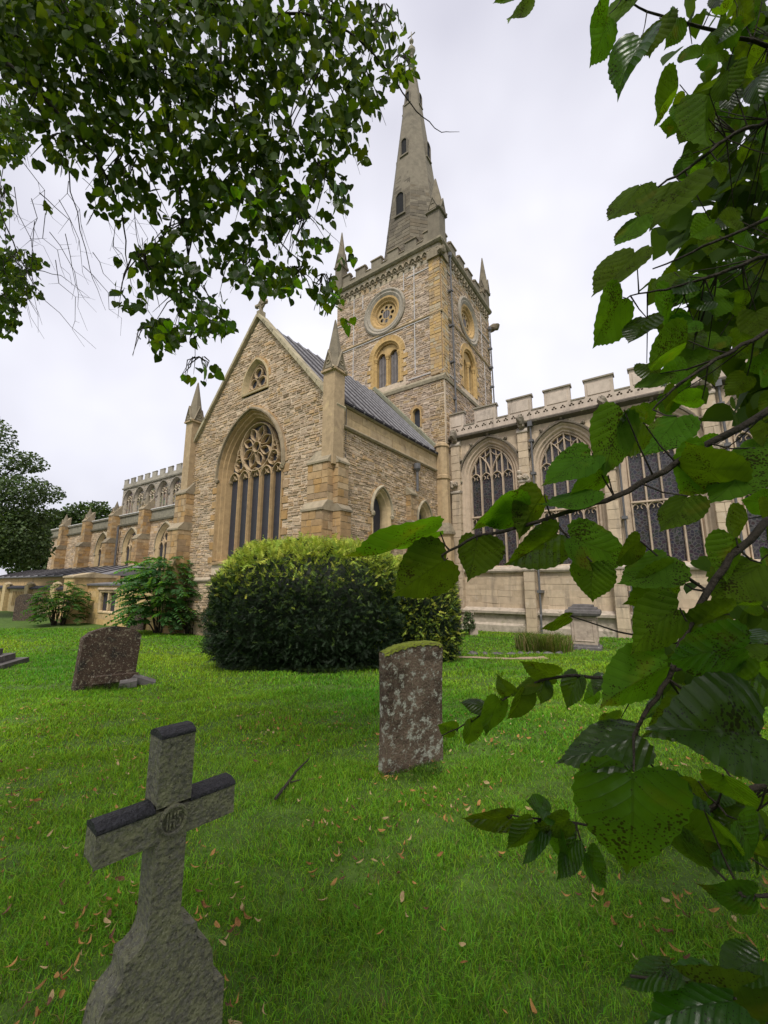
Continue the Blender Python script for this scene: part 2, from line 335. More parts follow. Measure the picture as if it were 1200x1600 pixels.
RUB = [(c[0] * 1.17, c[1] * 1.09, c[2] * .92) for c in RUB]
PALE = [(c[0] * 1.09, c[1] * 1.07, c[2] * 1.03) for c in PALE]
def jitc(c, a=.08): k = 1 + R.uniform(-a, a); return tuple(min(1, q * k) for q in c)
POOL = []       # (size on view, wall key, verts, faces, colour, material, name)
def add_stone(key, F, q, proud, col, mt, name, bev, base=-.004):
    c = (sum(p[0] for p in q) / len(q), sum(p[1] for p in q) / len(q))
    inn = []
    for u, v in q:
        du, dv = c[0] - u, c[1] - v
        inn.append((u + math.copysign(min(abs(du) * .6, bev), du), v + math.copysign(min(abs(dv) * .6, bev), dv)))
    a = [F.p(u, v, base) for u, v in q]; b = [F.p(u, v, proud + R.uniform(-.004, .004)) for u, v in inn]
    n = len(q); vs = [tuple(p) for p in a + b]; fs = [tuple(range(n, 2 * n))] + [(i, (i + 1) % n, n + (i + 1) % n, n + i) for i in range(n)]
    wp = CHM @ F.p(c[0], c[1], 0); d = wp - CAM
    us = [p[0] for p in q]; vv = [p[1] for p in q]
    size = (max(us) - min(us)) * (max(vv) - min(vv)) / d.length_squared * max(0, -(CHM.to_3x3() @ F.N).dot(d.normalized()))
    if wp.z < 3 and wp.x < 3: size *= .05
    POOL.append((size, key, vs, fs, col, mt, name))
def clip(q, a, b, c):
    out = []
    for i in range(len(q)):
        p, r = q[i], q[(i + 1) % len(q)]; dp = a * p[0] + b * p[1] + c; dr = a * r[0] + b * r[1] + c
        if dp >= 0: out.append(p)
        if dp * dr < 0: t = dp / (dp - dr); out.append((p[0] + (r[0] - p[0]) * t, p[1] + (r[1] - p[1]) * t))
    return out
def fill(key, F, v0, v1, iv, holes=(), h=(.08, .17), w=(.14, .4), joint=.02, proud=(.006, .04), pal=RUB, wt=None, jit=.012, mt='rubble', name='stone', bev=.012, clips=(), warm=None):
    v = v0
    while v < v1 - .03:
        hh = R.uniform(*h)
        if v + hh > v1 - h[0] * .6: hh = v1 - v
        a0, a1 = iv(v), iv(v + hh)
        segs = [(min(a0[0], a1[0]), max(a0[1], a1[1]))]
        for hf in holes:
            b = [q for q in (hf(v), hf(v + hh), hf(v + hh / 2)) if q]
            if b:
                lo, hi = min(q[0] for q in b), max(q[1] for q in b); ns = []
                for s in segs:
                    if hi <= s[0] or lo >= s[1]: ns.append(s); continue
                    if lo > s[0] + .02: ns.append((s[0], lo))
                    if hi < s[1] - .02: ns.append((hi, s[1]))
                segs = ns
        for s in segs:
            u = s[0]
            while u < s[1] - .02:
                ww = R.uniform(*w)
                if u + ww > s[1] - w[0] * .7: ww = s[1] - u
                j = joint / 2; J = lambda: R.uniform(-jit, jit)
                q = [(u + j + J(), v + j + J()), (u + ww - j + J(), v + j + J()), (u + ww - j + J(), v + hh - j + J()), (u + j + J(), v + hh - j + J())]
                qs = [q]
                if jit > .005:
                    if hh > h[0] * 1.6 and R.random() < .45:
                        k_ = R.uniform(.38, .62); va = q[0][1] + (q[3][1] - q[0][1]) * k_; vb = q[1][1] + (q[2][1] - q[1][1]) * k_; qs = [[q[0], q[1], (q[1][0], vb - j), (q[0][0], va - j)], [(q[0][0], va + j), (q[1][0], vb + j), q[2], q[3]]]
                    qs = [[(a_, b_ + .028 * math.sin(.9 * a_ + 1.1 * b_) + .016 * math.sin(2.3 * a_ - 1.9 * b_)) for a_, b_ in z_] for z_ in qs]
                for q in qs:
                  for cl in clips: q = clip(q, *cl) if len(q) > 2 else q
                  if len(q) > 2:
                    c = R.choices(pal, wt)[0]
                    if warm and R.random() < warm(u, v): c = R.choice(WARM)
                    add_stone(key, F, q, R.uniform(*proud), jitc(c), mt, name, bev)
                u += ww
        v += hh
def hw(w, spring, rise, v, off=0):
    """half width of a pointed opening at height v"""
    R_ = (w * w + rise * rise) / (2 * w); k = R_ - w; Ro = R_ + off
    if v <= spring: return w + off
    t = Ro * Ro - (v - spring) ** 2
    return math.sqrt(t) - k if t > 0 and math.sqrt(t) > k else None
def arch(w, sill, spring, rise, off=0, n=9, sill_off=None):
    R_ = (w * w + rise * rise) / (2 * w); k = R_ - w; Ro = R_ + off
    so_ = off if sill_off is None else sill_off
    am = math.acos(max(-1, min(1, k / Ro))); rt = [(-k + Ro * math.cos(am * i / n), spring + Ro * math.sin(am * i / n)) for i in range(n + 1)]
    lf = [(-u, v) for u, v in rt]
    return [(-w - off, sill - so_)] + lf + rt[::-1][1:] + [(w + off, sill - so_)]
def hole(uc, w, sill, spring, rise, off=0):
    def f(v):
        if v < sill - off: return None
        q = hw(w, spring, rise, v, off); return (uc - q, uc + q) if q else None
    return f
def sh(pts, uc): return [(u + uc, v) for u, v in pts]
def arc(c, r, a0, a1, n=10): return [(c[0] + r * math.cos(math.radians(a0 + (a1 - a0) * i / n)), c[1] + r * math.sin(math.radians(a0 + (a1 - a0) * i / n))) for i in range(n + 1)]
def head(u0, u1, v, rise, n=5): # small pointed arch over a light
    w = (u1 - u0) / 2; return sh(arch(w, v, v, rise, n=n)[1:-1], (u0 + u1) / 2)
def surround(mb, F, uc, w, sill, spring, rise, prof, col):
    rows = [[F.p(u + uc, v, n) for u, v in arch(w, sill, spring, rise, off, sill_off=0)] for off, n in prof]
    mb.grid(rows, col)
def jambs(key, F, uc, w, sill, spring, rise, a, wid, proud, pal, mt='ashlar', step=.32):
    """long and short blocks up both jambs and voussoirs round the head"""
    v = sill; k = 0
    while v < spring - .05:
        h_ = min(R.uniform(.8, 1.2) * step, spring - v); k += 1
        for s in (-1, 1):
            o = a + (wid[1] if (k + (s > 0)) % 2 else wid[0]) * R.uniform(.85, 1.1)
            q = [(uc + s * (w + a), v + .005), (uc + s * (w + o), v + .005), (uc + s * (w + o), v + h_ - .005), (uc + s * (w + a), v + h_ - .005)]
            add_stone(key, F, q if s > 0 else q[::-1], proud, jitc(R.choice(pal)), mt, 'ashlar_block', .008)
        v += h_
    n = 10; A = arch(w, spring, spring, rise, a, n)[1:-1]; B = arch(w, spring, spring, rise, a + sum(wid) / 2, n)[1:-1]
    for i in range(0, len(A) - 1):
        q = [(A[i][0] + uc, A[i][1]), (A[i + 1][0] + uc, A[i + 1][1]), (B[i + 1][0] + uc, B[i + 1][1]), (B[i][0] + uc, B[i][1])]
        add_stone(key, F, q, proud, jitc(R.choice(pal)), mt, 'ashlar_block', .005)
def panes(win, F, uc, w, sill, spring, rise, nl, n, mt):
    for i in range(nl):
        u0, u1 = -w + 2 * w * i / nl, -w + 2 * w * (i + 1) / nl
        top = []
        for k in range(7):
            u = u1 + (u0 - u1) * k / 6; R_ = (w * w + rise * rise) / (2 * w); x = abs(u) + R_ - w
            top.append((u, spring + math.sqrt(max(0, R_ * R_ - x * x))))
        mb = MB(); mb.face([F.p(uc + u, v, n) for u, v in [(u0, sill), (u1, sill)] + top]); mb.build('pane', mt, win)

G_ = Fr((0, 0, 0), (1, 0, 0), N=(0, -1, 0))             # transept gable
S_ = Fr((0, 0, 0), (0, 1, 0), N=(1, 0, 0))              # transept side
KEYS = {}
def wall(name, F, outer, holes, mt='mortar', thick=.3):
    mb = MB(); mb.plate(F, outer, holes, 0, -thick, (1, 1, 1)); o = mb.build(name, M[mt], CH); KEYS[name] = o; return o
# ---- transept gable: wall, great window, trefoil window
BW = dict(uc=-4.62, w=1.76, sill=2.55, spring=6.2, rise=2.3)
TW = dict(uc=-4.5, w=.62, sill=9.95, spring=9.96, rise=.95)
GA = [(-9, -1), (0, -1), (0, 7.95), (-4.5, 13.0), (-9, 7.95)]
wall('gable_wall', G_, GA, [sh(arch(BW['w'], BW['sill'], BW['spring'], BW['rise'], .32, sill_off=.1), BW['uc']), sh(arch(TW['w'], 9.72, TW['spring'], TW['rise'], .2), TW['uc'])])
sl = (13.0 - 7.95) / 4.5
def giv(v):
    if v < 7.95: return (-9, 0)
    k = (v - 7.95) / sl; return (-9 + k, -k)
cl = [(sl, -1, -7.95 + 9 * sl + .0), (-sl, -1, 7.95 - 0 * sl)]
cl = [(sl, -1, 7.95 + 9 * sl), (-sl, -1, 7.95)]
fill('gable_wall', G_, -.9, 12.85, giv, [hole(BW['uc'], BW['w'], BW['sill'] - .1, BW['spring'], BW['rise'], .40), hole(TW['uc'], TW['w'], 9.75, TW['spring'], TW['rise'], .24)], clips=cl,
     warm=lambda u, v: .5 if (u > -1.3 and R.random() < .6) or u < -8.3 else .06)
def strings(key, F, u0, u1, v, d=.09, hgt=.16, mt='trim', col=None, name='string_course', par=None):
    mb = MB(); mb.mould(F, u0, u1, [(v - hgt * .4, -.02), (v - hgt * .4, d * .6), (v - hgt * .1, d), (v + hgt * .1, d), (v + hgt * .6, .0), (v + hgt * .6, -.02)], col or R.choice(TRIM)); return mb.build(name, M[mt], par or CH)
strings('g', G_, -9.0, -.3, 1.75, .1, .22, col=(.4, .33, .24))
def make_window(F, uc, w, sill, spring, rise, prof, col, mt, nl, nglass, gm, mull=.1, mdepth=.16, hood=None, hoodcol=(.34, .29, .2), trac=None, sillw=.12, name='window'):
    mb = MB(); surround(mb, F, uc, w, sill, spring, rise, prof, col)
    mb.mould(F, uc - w - prof[0][0] - .02, uc + w + prof[0][0] + .02, [(sill - .16, -.25), (sill - .16, .09), (sill - .06, .09), (sill + .06, nglass + .02), (sill + .02, nglass - .05)], col)
    win = mb.build(name, M[mt], CH, smooth=False)
    if hood:
        h = MB(); rows = [[F.p(u + uc, v, n) for u, v in arch(w, spring - .12, spring, rise, off, sill_off=0)] for off, n in hood]; h.grid(rows, hoodcol)
        for s in (-1, 1): h.lump(F.p(uc + s * (w + hood[1][0]), spring - .18, .08), .1, hoodcol, 3 + s)
        h.build('hood_mould', M['trim'], win)
    panes(win, F, uc, w, sill, spring, rise, nl, nglass, gm)
    for i in range(1, nl):
        u = -w + 2 * w * i / nl
        if trac == 'perp':
            R_ = (w * w + rise * rise) / (2 * w); top = spring + math.sqrt(max(0, R_ ** 2 - (abs(u) + R_ - w) ** 2))
        else: top = spring + .02
        m_ = MB(); m_.sweep(F, [(uc + u, sill), (uc + u, top)], mull, nglass, nglass + mdepth, col=col, front=.35); m_.build('mullion', M[mt], win)
    return win
win = make_window(G_, BW['uc'], BW['w'], BW['sill'], BW['spring'], BW['rise'], [(.34, .0), (.34, .05), (.29, .06), (.24, -.07), (.18, -.08), (.12, -.2), (.07, -.21), (.0, -.40), (-.03, -.5)], (.36, .245, .125), 'ashlar', 5, -.46, M['glassd'],
                  mull=.115, mdepth=.2, hood=[(.31, .02), (.34, .15), (.40, .16), (.46, .06), (.46, .0)], hoodcol=(.25, .2, .13))
win['label'] = 'great five-light transept window with a flower rose'
jambs('gable_wall', G_, BW['uc'], BW['w'], BW['sill'] - .1, BW['spring'], BW['rise'], .35, (.04, .32), .045, GOLD)
tr = MB(); uc = BW['uc']; sp = 6.2; n0, n1 = -.46, -.27; tc_ = (.42, .31, .185)
for i in range(5):
    u0 = uc - 1.76 + .704 * i; tr.sweep(G_, head(u0 + .02, u0 + .684, sp - .25, .42), .06, n0, n1, col=tc_)
    for s in (-1, 1): tr.sweep(G_, arc((u0 + .34 + s * .16, sp - .05), .12, 90 + s * 10, 90 + s * 160, 5), .045, n0, n1 - .06, col=tc_)
rc = (uc, sp + 1.1); tr.sweep(G_, arc(rc, 1.04, 0, 360, 32)[:-1], .085, n0, n1, closed=True, col=tc_)
tr.sweep(G_, arc(rc, .23, 0, 360, 14)[:-1], .05, n0, n1, closed=True, col=tc_)
for k in range(8):
    a = 90 + 45 * k + 22.5; ca, sa = math.cos(math.radians(a)), math.sin(math.radians(a))
    pet = [(.25, -.0), (.42, .12), (.6, .19), (.74, .16), (.84, .08), (.93, 0), (.84, -.08), (.74, -.16), (.6, -.19), (.42, -.12)]
    tr.sweep(G_, [(rc[0] + r * ca - t * sa, rc[1] + r * sa + t * ca) for r, t in pet], .042, n0, n1 - .02, closed=True, col=tc_)
for s in (-1, 1):
    c2 = (uc + s * 1.1, sp + .46); tr.sweep(G_, arc(c2, .3, 0, 360, 16)[:-1], .05, n0, n1, closed=True, col=tc_)
    for k in range(4): tr.sweep(G_, arc((c2[0] + .15 * math.cos(k * 1.571 + .785), c2[1] + .15 * math.sin(k * 1.571 + .785)), .12, k * 90 - 60, k * 90 + 150, 6), .035, n0, n1 - .05, col=tc_)
    tr.sweep(G_, [(uc + s * .34, sp), (uc + s * .62, sp + .25), (uc + s * .78, sp + .45)], .07, n0, n1, col=tc_)
    tr.sweep(G_, [(uc + s * 1.36, sp + .5), (uc + s * 1.3, sp + .9), (uc + s * 1.1, sp + 1.4), (uc + s * .75, sp + 1.9)], .06, n0, n1 - .02, col=tc_)
    tr.sweep(G_, arc((uc + s * 1.18, sp + 1.05), .13, 0, 360, 10)[:-1], .045, n0, n1 - .03, closed=True, col=tc_)
tr.build('tracery', M['ashlar'], win)
# trefoil window in the gable
w2 = MB(); T = TW
rows = [[G_.p(u + T['uc'], v, n) for u, v in arch(T['w'], 9.85, T['spring'], T['rise'], off)] for off, n in [(.26, .0), (.26, .07), (.18, .08), (.12, -.03), (.03, -.18), (0, -.22)]]
w2.grid(rows, (.42, .33, .19), closed=True); w2o = w2.build('window', M['ashlar'], CH); w2o['label'] = 'small trefoil window high in the gable'
p_ = MB(); p_.face([G_.p(u + T['uc'], v, -.2) for u, v in arch(T['w'], 9.85, T['spring'], T['rise'], 0)]); p_.build('pane', M['glassd'], w2o)
t2 = MB()
for cx, cv in ((-.27, 10.08), (.27, 10.08), (0, 10.52)): t2.sweep(G_, arc((T['uc'] + cx, cv), .235, 0, 360, 14)[:-1], .07, -.2, -.08, closed=True, col=tc_)
t2.sweep(G_, sh(arch(T['w'] - .03, 9.86, T['spring'], T['rise']), T['uc']), .07, -.2, -.09, closed=True, col=tc_); t2.build('tracery', M['ashlar'], w2o)
jambs('gable_wall', G_, T['uc'], T['w'], 9.75, T['spring'], T['rise'], .24, (.06, .2), .03, GOLD, step=.2)
# coping of the gable, cross on its apex
for s in (-1, 1):
    cp = MB(); n_ = 9
    for k in range(n_):
        t0, t1 = k / n_, (k + 1) / n_
        a = (-4.5 + s * 4.72 * (1 - t0), 7.72 + (13.18 - 7.72) * t0); b = (-4.5 + s * 4.72 * (1 - t1 + .004), 7.72 + (13.18 - 7.72) * (t1 - .004))
        dn = Vector((s * sl, 1)).normalized(); w_ = .12
        q = [a, b, (b[0] - dn.x * -w_ * .6, b[1] + dn.y * w_), (a[0] - dn.x * -w_ * .6, a[1] + dn.y * w_)]
        q2 = [(a[0], a[1] - .06), (b[0], b[1] - .06), q[2], q[3]]
        cp.prism(G_, q2 if s > 0 else q2[::-1], -.34, .16, jitc((.36, .31, .2)))
    cp.build('coping', M['trim'], CH)
x = MB(); x.box(G_, -4.62, -4.38, 13.1, 13.42, -.2, .1, TRIM[0]); x.box(G_, -4.56, -4.44, 13.42, 14.15, -.1, .02, TRIM[1]); x.box(G_, -4.82, -4.18, 13.74, 13.86, -.1, .02, TRIM[1])
for a, b in ((-4.82, 13.8), (-4.18, 13.8), (-4.5, 14.15)): x.lump(G_.p(a, b, -.04), .1, TRIM[2], 5)
x.sweep(G_, arc((-4.5, 13.8), .2, 0, 360, 14)[:-1], .07, -.08, 0, closed=True, col=TRIM[0]); x.build('gable_cross', M['trim'], CH)

# ---- buttresses built of dressed blocks
def buttress(F, uc, w, stages, pal=GOLD, mt='ashlar', cap=TRIM, base=-1.0, name='buttress', blk=(.2, .32)):
    """stages: [(top z, depth)...] from the bottom up, each roofed by a sloping set-off"""
    core = MB(); z = base; key = '%s_%d' % (name, len(KEYS)); tops = []
    for i, (zt, d) in enumerate(stages):
        core.box(F, uc - w / 2 + .01, uc + w / 2 - .01, z, zt, -.1, d - .01, (.47, .37, .245) if mt == 'ashlar' else pal[1]); z0 = z; z = zt
        FF = Fr(F.p(uc - w / 2, 0, d), F.U, N=F.N); fill(key, FF, z0, zt, lambda v: (0, w), h=blk, w=(.22, .5), joint=.014, proud=(.002, .014), pal=pal, jit=.002, mt=mt, name='ashlar_block', bev=.006)
        for s in (-1, 1):
            F2 = Fr(F.p(uc + s * w / 2, 0, 0), F.N, N=F.U * s); fill(key, F2, z0, zt, lambda v: (0, d), h=blk, w=(.22, .5), joint=.014, proud=(.002, .014), pal=pal, jit=.002, mt=mt, name='ashlar_block', bev=.006)
    o = core.build(name, M[mt], CH); KEYS[key] = o
    for i, (zt, d) in enumerate(stages):
        dn = stages[i + 1][1] if i + 1 < len(stages) else -.02
        h = (d - dn) * 1.35; c = MB(); c.mould(F, uc - w / 2 - .03, uc + w / 2 + .03, [(zt - .02, -.05), (zt - .02, d + .045), (zt + .05, d + .05), (zt + .05 + h, dn), (zt + .05 + h, -.05)], R.choice(cap)); c.build('set_off', M['trim'], o)
    return o
def pinnacle(x, y, z0, zs, zt, r, col=(.38, .28, .165), pal=TRIM, gab=True, n=4, mt='ashlar'):
    m = MB(); rt = math.pi / 4 if n == 4 else math.pi / 8
    m.loft((x, y), [(z0, r), (zs - .12, r), (zs - .08, r * 1.28), (zs, r * 1.28), (zs + .03, r * 1.02)], n, rt, col)
    o = m.build('pinnacle', M[mt], CH)
    s = MB(); s.loft((x, y), [(zs + .02, r * 1.0), (zs + (zt - zs) * .25, r * .78), (zt - .05, r * .09), (zt, r * .02)], 8, math.pi / 8, jitc((.18, .152, .105))); s.build('spirelet', M['spire'], o)
    if gab:
        g = MB(); rr = r * .76
        for k in range(4):
            a = k * math.pi / 2; N_ = (math.cos(a), math.sin(a), 0); U_ = (-math.sin(a), math.cos(a), 0); F = Fr((x + N_[0] * rr, y + N_[1] * rr, zs), U_, N=N_)
            w = r * .62; h = (zt - zs) * .33
            g.prism(F, [(-w, 0), (w, 0), (0, h)], -.15, .03, R.choice(pal)); g.sweep(F, arc((0, h * .36), w * .34, 0, 360, 9)[:-1], .03, .02, .06, closed=True, col=pal[0])
            g.sweep(F, [(-w, .0), (0, h), (w, 0)], .06, .0, .08, col=pal[1])
            g.lump(F.p(w * 1.02, .0, .02), r * .22, pal[2], k)
        g.build('gablet', M['trim'], o)
    return o
for uc_ in (-9.0, -.34):
    buttress(G_, uc_, .95 if uc_ > -1 else .9, [(4.0, .62), (5.68, .40)])
buttress(S_, .16, .55, [(4.0, .48), (5.68, .34)])
S2 = Fr((-9, 0, 0), (0, 1, 0), N=(-1, 0, 0)); buttress(S2, .5, .9, [(4.0, .62), (5.68, .4)])
pinnacle(-.02, -.02, 5.6, 9.1, 11.2, .38); pinnacle(-9.02, -.02, 5.6, 9.3, 11.4, .38)
# ---- transept side wall, lancets, parapet band, roof
LW = [dict(uc=2.88, w=.36, sill=1.5, spring=4.45, rise=.62), dict(uc=6.35, w=.36, sill=1.5, spring=4.45, rise=.62)]
wall('transept_wall', S_, [(0, -1), (8.75, -1), (8.75, 7.2), (0, 7.2)], [sh(arch(q['w'], q['sill'], q['spring'], q['rise'], .3, sill_off=.1), q['uc']) for q in LW])
fill('transept_wall', S_, -.9, 7.15, lambda v: (.5, 8.75), [hole(q['uc'], q['w'], q['sill'] - .1, q['spring'], q['rise'], .32) for q in LW], warm=lambda u, v: .25 if v > 5 else .08)
for q in LW:
    wn_ = make_window(S_, q['uc'], q['w'], q['sill'], q['spring'], q['rise'], [(.3, .0), (.3, .05), (.24, .06), (.16, -.05), (.1, -.06), (.0, -.22), (-.02, -.34)], (.46, .35, .2), 'ashlar', 1, -.3, M['glassd'], hood=[(.27, .02), (.3, .12), (.35, .13), (.4, .05), (.4, 0)])
    wn_['label'] = 'lancet window in the transept side wall'; jambs('transept_wall', S_, q['uc'], q['w'], q['sill'] - .1, q['spring'], q['rise'], .3, (.05, .22), .04, GOLD)
buttress(S_, 5.0, .5, [(4.05, .42), (5.45, .26)])
strings('s', S_, .3, 7.6, 7.2, .14, .2)
b_ = MB(); b_.box(S_, .3, 8.7, 7.22, 8.0, -.3, .0, (.38, .28, .15)); bo = b_.build('parapet_band', M['ashlar'], CH); KEYS['parapet_band'] = bo
fill('parapet_band', S_, 7.3, 7.92, lambda v: (.3, 8.7), h=(.3, .32), w=(.5, .9), joint=.006, proud=(.004, .008), pal=[(.40, .30, .165), (.37, .28, .165), (.34, .25, .135), (.43, .33, .20)], jit=.001, mt='ashlar', name='ashlar_block', bev=.005)
strings('s', S_, .3, 8.3, 8.03, .1, .14)
mb = MB(); mb.loft((.2, 5.45), [(7.0, .16), (6.75, .16), (6.6, .06), (5.7, .06)], 8); mb.build('downpipe', M['iron'], CH)
mb = MB(); mb.box(S_, .62, .64, 5.9, 8.0, .0, .03); mb.build('conductor', M['iron'], CH)
# lead roof, sheet by sheet between the rolls
SL0 = (.12, 8.06); SLr = (-4.5, 13.05); nrm = Vector((SLr[1] - SL0[1], 0, SL0[0] - SLr[0])).normalized()
rf = MB()
for s in (1, -1):
    xo = -4.5
    e = xo + s * (SL0[0] - xo); rf.face([(e, .25, SL0[1] - .05), (e, 8.8, SL0[1] - .05), (xo, 8.8, SLr[1] - .05), (xo, .25, SLr[1] - .05)])
roof = rf.build('roof', M['lead'], CH); tag(roof, 'lead-covered pitched transept roof')
RF = Fr((SL0[0], 0, SL0[1]), (0, 1, 0), V=(SLr[0] - SL0[0], 0, SLr[1] - SL0[1]), N=nrm)
rl = math.hypot(SLr[0] - SL0[0], SLr[1] - SL0[1]); nsh = 13
for k in range(nsh):
    a = .3 + k * (8.45 / nsh); b = a + 8.45 / nsh
    p_ = MB(); p_.box(RF, a + .03, b - .03, 0, rl, -.04, .0 + R.uniform(-.006, .006)); p_.build('lead_sheet', M['lead'], roof)
    r_ = MB(); r_.sweep(RF, [(a, 0), (a, rl)], .07, -.02, .06, front=.6); r_.build('lead_roll', M['leadroll'], roof)
g = MB(); g.box(S_, .3, 8.5, 8.08, 8.16, -.05, .13); g.build('gutter', M['lead'], CH)
mb = MB(); mb.sweep(Fr((0, 8.6, 0), (1, 0, 0), N=(0, -1, 0)), [(-4.5, 13.3), (.15, 8.15)], .25, 0, .2, front=.7, col=(.2, .2, .14)); mb.build('roof_flashing', M['trim'], CH)
# corner turret between transept and chancel
tx, ty = .16, 8.05
mb = MB(); mb.loft((tx, ty), [(-1, .62), (1.2, .62), (1.3, .7), (1.42, .7), (1.85, .50), (3.9, .48), (4.0, .56), (4.1, .56), (4.5, .38), (6.75, .36), (6.8, .42), (6.95, .42), (7.0, .36), (8.45, .34), (8.5, .4), (8.62, .38), (8.75, .2)], 8, math.pi / 8, (.40, .29, .165)); mb.build('turret', M['ashlar'], CH)
for z, r in ((1.42, .72), (4.1, .58)):
    c = MB(); c.loft((tx, ty), [(z - .12, r), (z, r), (z + .45, r - .2), (z + .46, .2)], 8, math.pi / 8, TRIM[1]); c.build('turret_weathering', M['trim'], CH)

# ---- tower
TX0, TX1, TY0, TY1 = -7.86, 0.0, 8.75, 16.6
LOW, STR, COR = 12.75, 16.85, 21.35
FT = Fr((0, TY0, 0), (1, 0, 0), N=(0, -1, 0)); RT = Fr((TX1, 0, 0), (0, 1, 0), N=(1, 0, 0))
def circ(c, r, n=24): return arc(c, r, 0, 360, n)[:-1]
tmb = MB()
tow_holes = {}
for nm, F, u0, u1, rcx in (('tower_wall', FT, TX0, TX1, -3.9), ('tower_wall', RT, TY0, TY1, 12.6)):
    key = nm + ('_a' if F is FT else '_b')
    RC = (rcx, 18.35); wc = -3.75 if F is FT else 12.55
    o = MB(); holes_ = [circ(RC, 1.12), sh(arch(.95, 13.35, 15.3, .95, .12, sill_off=0), wc)]
    o.plate(F, [(u0, LOW), (u1, LOW), (u1, COR + .2), (u0, COR + .2)], holes_, 0, -.3)
    low = [sh(arch(.2, 10.15, 11.05, .22, .1, sill_off=.0), -1.62)] if F is FT else []
    lo_n = .14
    FL = Fr(F.o + F.N * lo_n, F.U, N=F.N)
    o.plate(FL, [(u0, -1), (u1 + (.14 if F is FT else 0), -1), (u1 + (.14 if F is FT else 0), LOW), (u0, LOW)], low, 0, -.3)
    ob = o.build(nm, M['mortar'], CH); KEYS[key] = ob
    def rose_iv(v, RC=RC):
        q = 1.55 ** 2 - (v - RC[1]) ** 2; return (RC[0] - math.sqrt(q), RC[0] + math.sqrt(q)) if q > 0 else None
    q1 = (u0 + .02, u1 - .02)
    qw = lambda u, v: (.85 if u > u1 - .8 else .45 if u < u0 + .6 and v < 17.5 else .07) if F is FT else (.55 if (u < u0 + .6 or u > u1 - .7) else .15)
    fill(key, F, LOW + .2, COR - 1.05, lambda v: q1, [rose_iv, hole(wc, .95, 13.3, 15.3, .95, .4)], h=(.09, .18), w=(.17, .44), pal=RUBT, warm=qw)
    fill(key, F, COR - 1.05, COR, lambda v: q1, [], h=(.2, .3), w=(.3, .6), pal=[(.38, .33, .25), (.34, .29, .21), (.42, .35, .24)], warm=lambda u, v: .2)
    fill(key, FL, 7.3 if F is FT else 8.5, LOW - .12, lambda v: (u0 + .02, u1 + (.12 if F is FT else 0)), [hole(-1.62, .2, 10.1, 11.05, .22, .22)] if F is FT else [], h=(.09, .18), w=(.17, .44), pal=RUBT, warm=lambda u, v: (.98 if u > u1 - .75 else .1) if F is FT else .3)
    # round window with its rings
    r = MB(); prof = [(1.56, .02), (1.56, .1), (1.46, .15), (1.34, .09), (1.26, .11), (1.1, .03), (.98, .03), (.86, -.1), (.78, -.1), (.68, -.28)]
    for k in range(len(prof) - 1):
        c = (.30, .265, .21) if k < 5 else (.42, .28, .12)
        r.grid([[F.p(*p, prof[j][1]) for p in circ(RC, prof[j][0], 32)] for j in (k, k + 1)], c, closed=True)
    ro = r.build('round_window', M['ashlar'], CH)
    t = MB(); t.plate(F, circ(RC, .68, 32), [circ((RC[0] + .46 * math.cos(k * math.pi / 4), RC[1] + .46 * math.sin(k * math.pi / 4)), .13, 10) for k in range(8)] + [circ(RC, .28, 16)], -.2, -.27, (.40, .28, .13)); t.build('tracery', M['ashlar'], ro)
    t = MB(); t.face([F.p(*p, -.29) for p in circ(RC, .7, 20)]); t.build('backing', M['dark'], ro)
    for k in range(4):
        u = RC[0] - .24 + k * .16; t = MB(); hh = math.sqrt(.33 ** 2 - (u - RC[0]) ** 2) + .1; t.box(F, u - .06, u + .06, RC[1] - hh - .25, RC[1] + hh, -.285, -.21); t.build('louvre_board', M['slat'], ro)
    # twin round-headed belfry lights
    r = MB(); surround(r, F, wc, .95, 13.35, 15.3, .95, [(.14, .0), (.14, .05), (.03, .06), (-.04, -.04), (-.1, -.05), (-.1, -.34)], (.45, .30, .12))
    tym = [sh(arch(.33, 13.35, 15.3, .4, 0, sill_off=0), wc + s * .45) for s in (-1, 1)]
    r.plate(F, sh(arch(.84, 13.3, 15.3, .84, 0, sill_off=0), wc), tym, -.16, -.4, (.44, .30, .13))
    bo_ = r.build('belfry_window', M['ashlar'], CH)
    for s in (-1, 0, 1):
        c = MB(); cc = F.p(wc + s * .86, 0, -.1); c.loft((cc.x, cc.y), [(13.35, .13), (13.45, .13), (13.5, .085), (15.1, .085), (15.12, .11), (15.16, .11), (15.32, .16), (15.42, .16)], 10, 0, (.45, .30, .12)); c.build('shaft', M['ashlar'], bo_)
        if s:
            p_ = MB(); p_.face([F.p(u, v, -.38) for u, v in sh(arch(.34, 13.3, 15.3, .42), wc + s * .45)]); p_.build('backing', M['dark'], bo_)
            for k in range(3): l = MB(); uu = wc + s * .45 - .22 + k * .22; l.box(F, uu - .09, uu + .09, 13.35, 15.6 - abs(k - 1) * .12, -.37, -.3); l.build('louvre_board', M['slat'], bo_)
    jambs(key, F, wc, .95, 13.35, 15.3, .95, .13, (.12, .4), .05, [(.46, .31, .13), (.43, .28, .11), (.40, .27, .13)])
    # string courses and cornice
    ex = .1 if F is FT else 0
    strings('t', F, u0 - .05, u1 + .1, STR, .1, .2, col=(.42, .31, .18))
    mb = MB(); mb.mould(F, u0 - .1, u1 + .16, [(LOW - .18, .0), (LOW - .16, .22), (LOW + .02, .24), (LOW + .28, .0), (LOW + .28, -.1)], (.25, .215, .145)); mb.build('string_course', M['trim'], CH)
    mb = MB(); mb.mould(F, u0 - .1, u1 + .2, [(COR - .05, -.02), (COR - .02, .12), (COR + .08, .22), (COR + .2, .22), (COR + .34, .05), (COR + .34, -.3)], (.24, .205, .145)); mb.build('cornice', M['trim'], CH)
